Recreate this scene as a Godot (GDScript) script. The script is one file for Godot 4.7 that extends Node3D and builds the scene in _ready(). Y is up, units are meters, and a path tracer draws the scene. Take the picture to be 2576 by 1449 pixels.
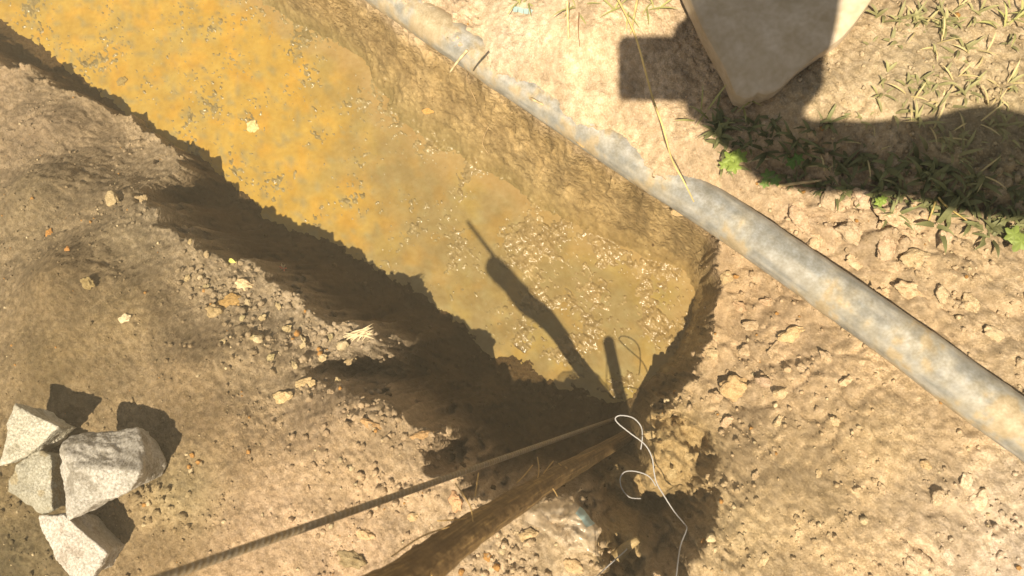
extends Node3D
# A trench beside a dusty water pipe, seen straight down from a phone held out over it.
# Picture points (u, v) are measured on a 2576 x 1449 view of the photograph and are turned into metres at a known height.

const CX := 1288.0
const CY := 724.5
const FOCAL := 1860.0
const CAM := Vector3(0.0, 0.8, 0.0)
const FLOOR_Y := -0.31

var down_c := Vector3.ZERO      # world down, in camera axes (x right, y down the picture, z forward)
var ex := Vector3.ZERO
var ez := Vector3.ZERO
var cam_basis := Basis()
var names := {}
var rng := RandomNumberGenerator.new()

# terrain
const GX0 := -2.3
const GX1 := 0.75
const GZ0 := -1.5
const GZ1 := 0.55
var CS := 0.01
var cw := 0
var chh := 0
var d_floor := PackedFloat32Array()
var d_lip := PackedFloat32Array()
var KS := 0.02
var kw := 0
var kh := 0
var ctl := []
var xs := PackedFloat32Array()
var zs := PackedFloat32Array()
var hts := PackedFloat32Array()
var n_big: FastNoiseLite
var n_mid: FastNoiseLite
var n_fine: FastNoiseLite
var n_clod: FastNoiseLite
var n_crumb: FastNoiseLite
var n_grit: FastNoiseLite
var n_warp: FastNoiseLite
var n_blot: FastNoiseLite
var n_flow: FastNoiseLite

var M := {}
var lumps := []

# ---------------------------------------------------------------- picture to metres
func set_lens() -> void:
	var nadir := Vector2(1600, 1000)
	down_c = Vector3(nadir.x - CX, nadir.y - CY, FOCAL).normalized()
	ex = (Vector3(1, 0, 0) - down_c * down_c.x).normalized()
	ez = down_c.cross(ex)
	cam_basis = Basis(cam_to_world(Vector3(1, 0, 0)), cam_to_world(Vector3(0, -1, 0)), cam_to_world(Vector3(0, 0, -1)))

func cam_to_world(c: Vector3) -> Vector3:
	return Vector3(c.dot(ex), -c.dot(down_c), c.dot(ez))

func slope(u: float, v: float) -> Vector2:
	var c := Vector3((u - CX) / FOCAL, (v - CY) / FOCAL, 1.0)
	var d := c.dot(down_c)
	return Vector2(c.dot(ex) / d, c.dot(ez) / d)

func at(u: float, v: float, y: float) -> Vector3:
	var g := slope(u, v) * (CAM.y - y)
	return Vector3(CAM.x + g.x, y, CAM.z + g.y)

func on(u: float, v: float, lift := 0.0) -> Vector3:
	var p := at(u, v, 0.0)
	for k in 5:
		p = at(u, v, lerpf(p.y, height(p.x, p.z), 0.7))
	p.y = height(p.x, p.z) + lift
	return p

# ---------------------------------------------------------------- naming
func numbered(called: String) -> String:
	if not names.has(called):
		names[called] = 0
		return called
	names[called] += 1
	return "%s_%03d" % [called, names[called]]

func obj(called: String, mesh: Mesh, m: Material, parent: Node = null) -> MeshInstance3D:
	var o := MeshInstance3D.new()
	o.mesh = mesh
	if m:
		o.material_override = m
	if parent:
		o.name = called
		parent.add_child(o, true)
	else:
		o.name = numbered(called)
		add_child(o)
	return o

func thing(called: String, label: String, category: String, pos := Vector3.ZERO, group := "") -> Node3D:
	var o := Node3D.new()
	o.name = numbered(called)
	add_child(o)
	o.position = pos
	return tag(o, label, category, group)

func tag(o: Node3D, label: String, category: String, group := "", kind := "") -> Node3D:
	o.set_meta("label", label)
	if category != "":
		o.set_meta("category", category)
	if group != "":
		o.set_meta("group", group)
	if kind != "":
		o.set_meta("kind", kind)
	return o

func struct(o: Node3D, label: String) -> Node3D:
	o.set_meta("label", label)
	o.set_meta("kind", "structure")
	return o

var said := {}
const MARKS := [[1955, 463, "the thick pale twig"], [1850, 975, "the big square clod"], [2000, 840, "the broad smooth clod"], [2380, 520, "the curling dry root"], [2330, 1170, "the lone round clod"], [2560, 600, "the seedling at the right edge"], [2570, 1440, "the lower right corner"], [1690, 1170, "the lit ledge in the pit"], [1845, 610, "the clod under the pipe"],
	[617, 718, "the pale pinkish pebble"], [900, 848, "the frayed root tuft"], [700, 1008, "the flat pale clod"], [285, 505, "the knobbly clod"], [1895, 240, "the grey slab's tip"], [2150, 60, "the grey slab's right edge"], [2570, 5, "the upper right corner"], [1842, 405, "the brightest seedling"], [2100, 740, "the middle of the pipe"], [2450, 1000, "the pipe's near end"], [2300, 400, "the middle of the arm's shadow"], [1318, 27, "the turquoise plastic strip"], [1590, 30, "the long straw's upper end"], [2215, 505, "the tiny sprout"]]

# words for one of several alike things: its size and where it lies beside something one can find
func whereabouts(what: String, u: float, v: float, size: float) -> String:
	var order := MARKS.duplicate()
	order.sort_custom(func(a, b): return Vector2(a[0] - u, a[1] - v).length() < Vector2(b[0] - u, b[1] - v).length())
	var lead := "" if size <= 0 else ("large " if size > 70 else ("middling " if size > 40 else "small "))
	for m in order:
		var d := Vector2(u - m[0], v - m[1])
		var far := "close" if d.length() < 90 else ("a hand" if d.length() < 230 else "well")
		var way := ("right of" if d.x > 0 else "left of") if absf(d.x) > absf(d.y) * 2.0 else (("below" if d.y > 0 else "above") if absf(d.y) > absf(d.x) * 2.0 else ("down " if d.y > 0 else "up ") + ("right of" if d.x > 0 else "left of"))
		var text := "%s%s %s %s %s" % [lead, what, far, way, m[2]]
		if not said.has(text):
			said[text] = true
			return text
	return what

# ---------------------------------------------------------------- mesh helpers
func start() -> SurfaceTool:
	var st := SurfaceTool.new()
	st.begin(Mesh.PRIMITIVE_TRIANGLES)
	return st

func done(st: SurfaceTool, smooth := true) -> ArrayMesh:
	if smooth:
		st.index()
	st.generate_normals()
	return st.commit()

func tri(st: SurfaceTool, a: Vector3, b: Vector3, c: Vector3) -> void:
	st.add_vertex(a)
	st.add_vertex(b)
	st.add_vertex(c)

# quad whose corners run clockwise as seen from outside
func quad(st: SurfaceTool, a: Vector3, b: Vector3, c: Vector3, d: Vector3) -> void:
	tri(st, a, b, c)
	tri(st, a, c, d)

func spline(pts: Array, n: int) -> PackedVector3Array:
	var out := PackedVector3Array()
	var last := pts.size() - 1
	for i in n:
		var f := float(i) / float(n - 1) * last
		var k := mini(int(f), last - 1)
		var p0: Vector3 = pts[maxi(k - 1, 0)]
		var p1: Vector3 = pts[k]
		var p2: Vector3 = pts[k + 1]
		var p3: Vector3 = pts[mini(k + 2, last)]
		out.append(p1.cubic_interpolate(p2, p0, p3, f - k))
	return out

# shape: func(i, phi) -> radius;  tint: func(p, phi, i) -> Color
func tube(st: SurfaceTool, pts: PackedVector3Array, shape: Callable, segs: int, tint = null, caps := true) -> void:
	var n := pts.size()
	var rings := []
	var cols := []
	var u := Vector3.ZERO
	for i in n:
		var t := (pts[mini(i + 1, n - 1)] - pts[maxi(i - 1, 0)]).normalized()
		if i == 0:
			u = (Vector3.UP if absf(t.y) < 0.9 else Vector3.RIGHT)
		u = (u - t * u.dot(t)).normalized()
		var w := t.cross(u)
		var ring := PackedVector3Array()
		var cc := PackedColorArray()
		for k in segs:
			var phi := TAU * k / segs
			var p: Vector3 = pts[i] + (u * cos(phi) + w * sin(phi)) * float(shape.call(i, phi))
			ring.append(p)
			cc.append(tint.call(p, phi, i) if tint != null else Color.WHITE)
		rings.append(ring)
		cols.append(cc)
	for i in n - 1:
		for k in segs:
			var k2 := (k + 1) % segs
			for e in [[i, k], [i + 1, k2], [i, k2], [i, k], [i + 1, k], [i + 1, k2]]:
				st.set_color(cols[e[0]][e[1]])
				st.add_vertex(rings[e[0]][e[1]])
	if caps:
		for k in segs:
			var k2 := (k + 1) % segs
			st.set_color(cols[0][k])
			tri(st, pts[0], rings[0][k], rings[0][k2])
			st.set_color(cols[n - 1][k])
			tri(st, pts[n - 1], rings[n - 1][k2], rings[n - 1][k])

# a closed surface round a centre: far(dir) gives the distance
func ball(st: SurfaceTool, n: int, place: Callable, tint = null) -> void:
	for f in 6:
		var ax := f % 3
		var s := 1.0 if f < 3 else -1.0
		var nn := Vector3.ZERO
		nn[ax] = s
		var uu := Vector3.ZERO
		uu[(ax + 1) % 3] = 1.0
		var vv := nn.cross(uu)
		var grid := []
		for j in n + 1:
			for i in n + 1:
				var a := tan((float(i) / n * 2.0 - 1.0) * PI / 4)
				var b := tan((float(j) / n * 2.0 - 1.0) * PI / 4)
				var dir := (nn + uu * a + vv * b).normalized()
				grid.append(place.call(dir.snapped(Vector3.ONE * 0.00001)))
		for j in n:
			for i in n:
				for e in [0, n + 2, 1, 0, n + 1, n + 2]:
					var p: Vector3 = grid[j * (n + 1) + i + e]
					if tint != null:
						st.set_color(tint.call(p))
					st.add_vertex(p)

func noise(freq: float, octaves: int, sd: int, kind := FastNoiseLite.TYPE_SIMPLEX_SMOOTH) -> FastNoiseLite:
	var n := FastNoiseLite.new()
	n.noise_type = kind
	n.frequency = freq
	n.seed = sd
	if octaves > 1:
		n.fractal_type = FastNoiseLite.FRACTAL_FBM
		n.fractal_octaves = octaves
	else:
		n.fractal_type = FastNoiseLite.FRACTAL_NONE
	return n

func cells(freq: float, sd: int, jitter := 1.0) -> FastNoiseLite:
	var n := noise(freq, 1, sd, FastNoiseLite.TYPE_CELLULAR)
	n.cellular_return_type = FastNoiseLite.RETURN_DISTANCE2_SUB
	n.cellular_distance_function = FastNoiseLite.DISTANCE_EUCLIDEAN
	n.cellular_jitter = jitter
	return n

# ---------------------------------------------------------------- textures
func grain_texture(size: int, freq: float, octaves: int, sd: int, lo: float, hi: float, spot := 0.0) -> ImageTexture:
	var a := noise(freq, octaves, sd).get_seamless_image(size, size)
	var b := noise(freq * 5.0, 2, sd + 7).get_seamless_image(size, size)
	var im := Image.create(size, size, false, Image.FORMAT_RGB8)
	for y in size:
		for x in size:
			var v := a.get_pixel(x, y).r * 0.6 + b.get_pixel(x, y).r * 0.4
			v = clampf((v - 0.5) * 1.6 + 0.5, 0.0, 1.0)
			var c := lerpf(lo, hi, v)
			if spot > 0.0 and b.get_pixel(x, y).r > 0.72:
				c = minf(1.0, c + spot)
			im.set_pixel(x, y, Color(c, c * lerpf(0.97, 1.0, v), c * lerpf(0.90, 1.0, v)))
	return ImageTexture.create_from_image(im)

func relief_texture(size: int, freq: float, octaves: int, sd: int, deep: float, cellular := false) -> ImageTexture:
	var n := noise(freq, octaves, sd)
	if cellular:
		n = cells(freq, sd)
		n.fractal_type = FastNoiseLite.FRACTAL_FBM
		n.fractal_octaves = octaves
	var a := n.get_seamless_image(size, size)
	a.convert(Image.FORMAT_RGBA8)
	a.bump_map_to_normal_map(deep)
	return ImageTexture.create_from_image(a)

func mat(called: String, c: Color, rough: float, spec := 0.5) -> StandardMaterial3D:
	var m := StandardMaterial3D.new()
	m.resource_name = called
	m.albedo_color = c.linear_to_srgb()
	m.roughness = rough
	m.metallic_specular = spec
	M[called] = m
	return m

func tri_map(m: StandardMaterial3D, albedo: Texture2D, normal: Texture2D, per_m: float, strength: float) -> void:
	m.uv1_triplanar = true
	m.uv1_world_triplanar = true
	m.uv1_scale = Vector3.ONE * per_m
	m.uv1_triplanar_sharpness = 2.0
	if albedo:
		m.albedo_texture = albedo
	if normal:
		m.normal_enabled = true
		m.normal_texture = normal
		m.normal_scale = strength

func materials() -> void:
	var soil_a := grain_texture(512, 0.03, 4, 11, 0.74, 1.0, 0.1)
	var soil_n := relief_texture(512, 0.045, 4, 12, 7.0)
	var mud_n := relief_texture(512, 0.022, 4, 13, 6.0)
	var m := mat("soil", Color.WHITE, 0.95, 0.25)
	m.vertex_color_use_as_albedo = true
	tri_map(m, soil_a, soil_n, 5.0, 1.0)
	m = mat("slab", Color.WHITE, 0.85, 0.3)
	m.vertex_color_use_as_albedo = true
	tri_map(m, grain_texture(256, 0.02, 4, 14, 0.86, 1.0), null, 4.0, 1.0)
	m = mat("mud", Color.WHITE, 0.26, 0.4)
	m.vertex_color_use_as_albedo = true
	tri_map(m, grain_texture(512, 0.012, 4, 15, 0.78, 1.0), mud_n, 6.0, 0.9)
	m = mat("silt_water", Color.WHITE, 0.16, 0.35)
	m.vertex_color_use_as_albedo = true
	tri_map(m, grain_texture(512, 0.008, 3, 16, 0.9, 1.0), relief_texture(512, 0.03, 3, 17, 3.0), 4.0, 0.45)
	m = mat("clod", Color.WHITE, 0.95, 0.25)
	m.vertex_color_use_as_albedo = true
	tri_map(m, soil_a, soil_n, 7.0, 1.0)
	m = mat("stone", Color.WHITE, 0.8, 0.4)
	m.vertex_color_use_as_albedo = true
	tri_map(m, grain_texture(512, 0.05, 4, 21, 0.62, 1.0, 0.12), relief_texture(512, 0.06, 4, 22, 7.0), 9.0, 1.0)
	m = mat("pipe_plastic", Color.WHITE, 0.55, 0.5)
	m.vertex_color_use_as_albedo = true
	tri_map(m, grain_texture(512, 0.02, 4, 31, 0.75, 1.0), null, 5.0, 1.0)
	m = mat("steel", Color.WHITE, 0.55, 0.5)
	m.vertex_color_use_as_albedo = true
	tri_map(m, grain_texture(256, 0.05, 3, 33, 0.7, 1.0), null, 12.0, 1.0)
	m = mat("wood", Color.WHITE, 0.6, 0.4)
	m.vertex_color_use_as_albedo = true
	tri_map(m, grain_texture(256, 0.03, 3, 35, 0.7, 1.0), relief_texture(256, 0.04, 3, 36, 3.0), 10.0, 0.7)
	m = mat("fibre", Color(0.42, 0.28, 0.11), 0.8)
	m = mat("string", Color(0.36, 0.36, 0.38), 0.7)
	m = mat("leaf", Color.WHITE, 0.55, 0.4)
	m.vertex_color_use_as_albedo = true
	m.backlight_enabled = true
	m.backlight = Color(0.35, 0.4, 0.1)
	m.cull_mode = BaseMaterial3D.CULL_DISABLED
	m = mat("straw", Color.WHITE, 0.7, 0.4)
	m.vertex_color_use_as_albedo = true
	m.cull_mode = BaseMaterial3D.CULL_DISABLED
	m = mat("film", Color(0.64, 0.54, 0.42), 0.22, 0.6)
	m.transparency = BaseMaterial3D.TRANSPARENCY_ALPHA
	m.albedo_color.a = 0.45
	m.cull_mode = BaseMaterial3D.CULL_DISABLED
	m = mat("blue_film", Color(0.30, 0.42, 0.44), 0.4, 0.5)
	m = mat("cloth", Color.WHITE, 0.9, 0.2)
	m.vertex_color_use_as_albedo = true
	m = mat("phone_case", Color(0.03, 0.03, 0.035), 0.4)
	m = mat("phone_glass", Color(0.01, 0.01, 0.012), 0.08)

# ---------------------------------------------------------------- terrain
func world_poly(a: Array) -> PackedVector2Array:
	var out := PackedVector2Array()
	for p in a:
		var w := at(p[0], p[1], p[2])
		out.append(Vector2(w.x, w.z))
	return out

func poly_distance(p: Vector2, poly: PackedVector2Array) -> float:
	var best := 1e9
	var n := poly.size()
	for i in n:
		var a := poly[i]
		var ab := poly[(i + 1) % n] - a
		var t := clampf((p - a).dot(ab) / ab.length_squared(), 0.0, 1.0)
		best = minf(best, (a + ab * t - p).length_squared())
	best = sqrt(best)
	return -best if Geometry2D.is_point_in_polygon(p, poly) else best

func build_fields() -> void:
	# rim of the excavation: u, v, height of the rim there
	var lip := world_poly([[-700, -330, -0.2], [-150, 60, -0.22], [0, 150, -0.23], [90, 192, -0.23], [200, 242, -0.24], [330, 292, -0.26], [400, 335, -0.26], [440, 415, -0.20], [390, 440, -0.18], [320, 468, -0.14], [350, 500, -0.14], [430, 530, -0.150], [445, 565, -0.150], [500, 605, -0.140],
		[560, 642, -0.130], [640, 652, -0.130], [700, 692, -0.130], [755, 742, -0.130], [772, 772, -0.120], [850, 822, -0.120], [930, 830, -0.120], [960, 862, -0.110], [958, 900, -0.1], [880, 888, -0.09], [805, 882, -0.07], [748, 930, -0.05], [800, 958, -0.05], [900, 972, -0.05], [940, 985, -0.080], [925, 1000, -0.050], [1000, 1040, -0.02], [1085, 1088, 0], [1040, 1132, 0], [1085, 1180, 0], [1135, 1205, 0], [1180, 1265, 0], [1300, 1262, 0],
		[1390, 1262, 0], [1450, 1290, 0], [1497, 1345, 0], [1516, 1378, 0], [1496, 1412, 0], [1524, 1440, 0], [1512, 1482, 0], [1600, 1492, 0], [1700, 1470, -0.02], [1772, 1398, -0.03], [1812, 1300, -0.05], [1795, 1200, -0.09], [1772, 1110, -0.12], [1720, 1060, -0.16], [1668, 1030, -0.19], [1690, 1000, -0.2], [1745, 940, -0.2],
		[1775, 850, -0.2], [1792, 770, -0.2], [1795, 690, -0.18], [1800, 600, -0.14], [1740, 535, -0.14], [1660, 480, -0.145], [1500, 385, -0.15], [1370, 292, -0.15], [1180, 148, -0.155], [960, 14, -0.16], [700, -130, -0.16], [300, -420, -0.16], [-350, -830, -0.16]])
	# edge of the muddy floor, at its height; left side follows the shadow edge
	var f := FLOOR_Y
	var flr := world_poly([[-480, -330, f], [-12, 15, f], [112, 118, f], [285, 250, f], [415, 360, f], [505, 402, f], [622, 468, f], [684, 524, f], [834, 580, f], [936, 652, f], [1086, 738, f], [1238, 855, f], [1310, 868, f], [1380, 925, f], [1460, 945, f], [1545, 985, f], [1590, 985, f], [1625, 960, f], [1690, 905, f], [1735, 810, f], [1750, 720, f], [1720, 675, f], [1600, 640, f], [1400, 545, f], [1230, 440, f], [1100, 370, f], [1000, 300, f], [900, 140, f], [740, 60, f], [520, -90, f], [140, -330, f], [-250, -600, f]])
	cw = int((GX1 - GX0) / CS) + 2
	chh = int((GZ1 - GZ0) / CS) + 2
	d_floor.resize(cw * chh)
	d_lip.resize(cw * chh)
	for j in chh:
		for i in cw:
			var p := Vector2(GX0 + i * CS, GZ0 + j * CS)
			d_floor[j * cw + i] = poly_distance(p, flr)
			d_lip[j * cw + i] = poly_distance(p, lip)
	# u, v, height, colour (linear), size of clods, size of crumbs (both in metres of relief)
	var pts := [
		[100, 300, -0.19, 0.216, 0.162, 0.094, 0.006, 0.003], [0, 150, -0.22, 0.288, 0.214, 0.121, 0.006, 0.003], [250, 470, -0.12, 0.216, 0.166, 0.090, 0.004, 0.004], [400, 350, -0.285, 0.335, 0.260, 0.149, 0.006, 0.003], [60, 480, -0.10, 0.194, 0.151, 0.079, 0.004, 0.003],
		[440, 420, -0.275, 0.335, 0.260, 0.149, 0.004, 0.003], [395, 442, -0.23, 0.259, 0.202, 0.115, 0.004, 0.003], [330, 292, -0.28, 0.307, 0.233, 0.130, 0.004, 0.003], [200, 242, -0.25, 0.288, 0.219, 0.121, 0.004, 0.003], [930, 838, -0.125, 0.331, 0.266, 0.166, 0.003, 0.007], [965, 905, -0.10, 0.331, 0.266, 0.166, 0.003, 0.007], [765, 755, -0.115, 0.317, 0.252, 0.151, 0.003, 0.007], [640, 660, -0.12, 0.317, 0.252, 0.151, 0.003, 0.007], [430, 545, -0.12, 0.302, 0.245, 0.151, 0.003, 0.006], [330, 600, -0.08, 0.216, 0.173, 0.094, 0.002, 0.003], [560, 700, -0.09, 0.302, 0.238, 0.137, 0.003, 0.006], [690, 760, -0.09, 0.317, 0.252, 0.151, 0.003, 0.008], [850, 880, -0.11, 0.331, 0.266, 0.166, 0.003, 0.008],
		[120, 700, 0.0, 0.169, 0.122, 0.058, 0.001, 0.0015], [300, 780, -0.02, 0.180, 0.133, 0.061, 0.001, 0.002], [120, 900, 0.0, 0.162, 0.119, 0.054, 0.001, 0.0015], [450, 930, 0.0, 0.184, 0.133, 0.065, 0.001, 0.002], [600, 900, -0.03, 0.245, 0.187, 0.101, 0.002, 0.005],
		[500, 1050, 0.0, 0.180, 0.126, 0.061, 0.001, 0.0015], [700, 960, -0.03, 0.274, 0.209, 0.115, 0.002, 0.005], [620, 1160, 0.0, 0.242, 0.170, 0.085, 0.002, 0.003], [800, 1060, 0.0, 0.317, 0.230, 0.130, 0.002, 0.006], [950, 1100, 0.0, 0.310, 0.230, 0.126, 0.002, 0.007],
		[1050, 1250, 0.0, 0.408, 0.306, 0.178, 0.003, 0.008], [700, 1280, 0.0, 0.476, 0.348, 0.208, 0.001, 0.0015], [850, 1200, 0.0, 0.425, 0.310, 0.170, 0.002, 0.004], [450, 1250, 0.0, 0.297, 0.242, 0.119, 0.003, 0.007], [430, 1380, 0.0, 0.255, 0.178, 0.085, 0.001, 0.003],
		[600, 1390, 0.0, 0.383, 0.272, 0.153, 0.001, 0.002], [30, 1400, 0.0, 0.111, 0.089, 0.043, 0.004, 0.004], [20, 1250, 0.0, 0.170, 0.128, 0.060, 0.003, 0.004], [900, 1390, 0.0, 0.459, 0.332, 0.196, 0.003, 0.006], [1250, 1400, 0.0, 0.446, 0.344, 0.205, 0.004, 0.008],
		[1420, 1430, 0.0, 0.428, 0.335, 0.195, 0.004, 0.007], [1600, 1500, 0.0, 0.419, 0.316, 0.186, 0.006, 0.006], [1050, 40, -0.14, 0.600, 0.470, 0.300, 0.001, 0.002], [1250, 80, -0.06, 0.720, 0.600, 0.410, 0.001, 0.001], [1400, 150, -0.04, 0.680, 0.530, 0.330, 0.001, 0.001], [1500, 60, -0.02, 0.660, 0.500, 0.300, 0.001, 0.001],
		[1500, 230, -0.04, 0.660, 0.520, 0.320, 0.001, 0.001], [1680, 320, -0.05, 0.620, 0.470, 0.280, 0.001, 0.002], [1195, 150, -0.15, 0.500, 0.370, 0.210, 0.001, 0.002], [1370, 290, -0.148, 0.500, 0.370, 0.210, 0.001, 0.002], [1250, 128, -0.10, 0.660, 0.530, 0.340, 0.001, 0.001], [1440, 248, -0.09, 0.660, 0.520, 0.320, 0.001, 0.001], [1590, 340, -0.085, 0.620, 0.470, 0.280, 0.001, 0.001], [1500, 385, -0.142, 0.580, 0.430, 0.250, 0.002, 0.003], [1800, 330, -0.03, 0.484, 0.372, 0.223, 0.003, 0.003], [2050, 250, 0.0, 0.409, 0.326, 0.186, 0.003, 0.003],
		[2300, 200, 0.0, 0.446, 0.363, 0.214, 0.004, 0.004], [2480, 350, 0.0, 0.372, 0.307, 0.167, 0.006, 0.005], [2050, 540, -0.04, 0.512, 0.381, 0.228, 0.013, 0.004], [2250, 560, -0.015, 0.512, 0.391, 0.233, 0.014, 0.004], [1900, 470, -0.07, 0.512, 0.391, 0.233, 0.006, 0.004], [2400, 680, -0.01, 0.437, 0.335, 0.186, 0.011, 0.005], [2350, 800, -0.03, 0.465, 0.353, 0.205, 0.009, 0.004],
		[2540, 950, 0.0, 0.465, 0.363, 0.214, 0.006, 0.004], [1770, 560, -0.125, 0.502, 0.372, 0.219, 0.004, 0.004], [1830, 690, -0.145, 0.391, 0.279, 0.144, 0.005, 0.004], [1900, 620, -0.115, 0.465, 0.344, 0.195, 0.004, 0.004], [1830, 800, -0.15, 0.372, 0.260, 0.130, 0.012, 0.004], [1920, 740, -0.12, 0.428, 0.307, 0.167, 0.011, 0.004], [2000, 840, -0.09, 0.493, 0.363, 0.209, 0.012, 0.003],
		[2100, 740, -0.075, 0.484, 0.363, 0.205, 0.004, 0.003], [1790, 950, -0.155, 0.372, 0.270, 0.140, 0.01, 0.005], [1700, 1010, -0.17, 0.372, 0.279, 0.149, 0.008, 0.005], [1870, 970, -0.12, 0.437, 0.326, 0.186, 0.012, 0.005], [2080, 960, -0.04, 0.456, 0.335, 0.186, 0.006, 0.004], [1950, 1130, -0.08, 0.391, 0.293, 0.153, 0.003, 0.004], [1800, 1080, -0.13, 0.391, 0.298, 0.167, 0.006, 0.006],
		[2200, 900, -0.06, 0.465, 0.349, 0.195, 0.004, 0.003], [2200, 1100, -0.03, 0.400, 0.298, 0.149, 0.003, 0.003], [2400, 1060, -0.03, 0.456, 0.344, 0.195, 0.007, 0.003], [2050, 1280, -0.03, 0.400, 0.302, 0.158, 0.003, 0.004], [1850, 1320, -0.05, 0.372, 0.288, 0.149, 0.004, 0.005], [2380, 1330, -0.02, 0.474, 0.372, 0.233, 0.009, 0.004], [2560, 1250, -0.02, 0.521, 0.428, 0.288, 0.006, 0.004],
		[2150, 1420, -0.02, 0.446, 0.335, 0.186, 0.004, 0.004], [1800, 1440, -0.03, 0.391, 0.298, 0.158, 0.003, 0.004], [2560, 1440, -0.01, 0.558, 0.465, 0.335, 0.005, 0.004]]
	kw = int((GX1 - GX0) / KS) + 2
	kh = int((GZ1 - GZ0) / KS) + 2
	var where := PackedVector2Array()
	for p in pts:
		var w := at(p[0], p[1], p[2])
		where.append(Vector2(w.x, w.z))
	for c in 6:
		var a := PackedFloat32Array()
		a.resize(kw * kh)
		ctl.append(a)
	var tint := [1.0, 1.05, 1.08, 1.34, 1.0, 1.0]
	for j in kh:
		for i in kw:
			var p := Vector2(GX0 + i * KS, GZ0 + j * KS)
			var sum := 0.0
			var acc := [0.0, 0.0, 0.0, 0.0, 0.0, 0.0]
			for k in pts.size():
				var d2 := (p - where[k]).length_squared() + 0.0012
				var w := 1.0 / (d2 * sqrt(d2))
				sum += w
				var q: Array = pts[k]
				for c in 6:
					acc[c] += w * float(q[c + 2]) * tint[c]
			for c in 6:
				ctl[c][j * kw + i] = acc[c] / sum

func sample(a: PackedFloat32Array, w: int, h: int, step: float, x: float, z: float) -> float:
	var fx := clampf((x - GX0) / step, 0.0, w - 1.001)
	var fz := clampf((z - GZ0) / step, 0.0, h - 1.001)
	var i := int(fx)
	var j := int(fz)
	fx -= i
	fz -= j
	var k := j * w + i
	return lerpf(lerpf(a[k], a[k + 1], fx), lerpf(a[k + w], a[k + w + 1], fx), fz)

func control(c: int, x: float, z: float) -> float:
	return sample(ctl[c], kw, kh, KS, x, z)

func axis(lo: float, hi: float, step: float, reach: float) -> PackedFloat32Array:
	var mid := PackedFloat32Array()
	var n := int((hi - lo) / step)
	for i in n + 1:
		mid.append(lo + (hi - lo) * i / n)
	var left := PackedFloat32Array()
	var right := PackedFloat32Array()
	var s := step
	var a := lo
	var b := hi
	while a > -reach:
		s *= 1.11
		a -= s
		b += s
		left.append(a)
		right.append(b)
	left.reverse()
	left.append_array(mid)
	left.append_array(right)
	return left

var wet := PackedFloat32Array()
var pipe_line := [[620, -262, -0.14], [905, -62, -0.137], [1225, 155, -0.128], [1420, 285, -0.12], [1600, 405, -0.108], [1790, 525, -0.09], [1960, 640, -0.068], [2130, 758, -0.045], [2300, 880, -0.022], [2440, 985, -0.006], [2570, 1075, 0.004], [2760, 1215, 0.008], [3100, 1460, 0.0]]
var pipe_pts := PackedVector3Array()

# how far to the far side of the pipe's axis, and the axis's height there
func pipe_side(x: float, z: float) -> Vector2:
	for i in range(pipe_pts.size() - 1):
		var a := pipe_pts[i]
		var b := pipe_pts[i + 1]
		var dx := b.x - a.x
		var dz := b.z - a.z
		var len2 := dx * dx + dz * dz
		var t := ((x - a.x) * dx + (z - a.z) * dz) / len2
		if t < 1.0 or i == pipe_pts.size() - 2:
			return Vector2(((x - a.x) * dz - (z - a.z) * dx) / sqrt(len2), lerpf(a.y, b.y, t))
	return Vector2.ZERO

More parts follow.
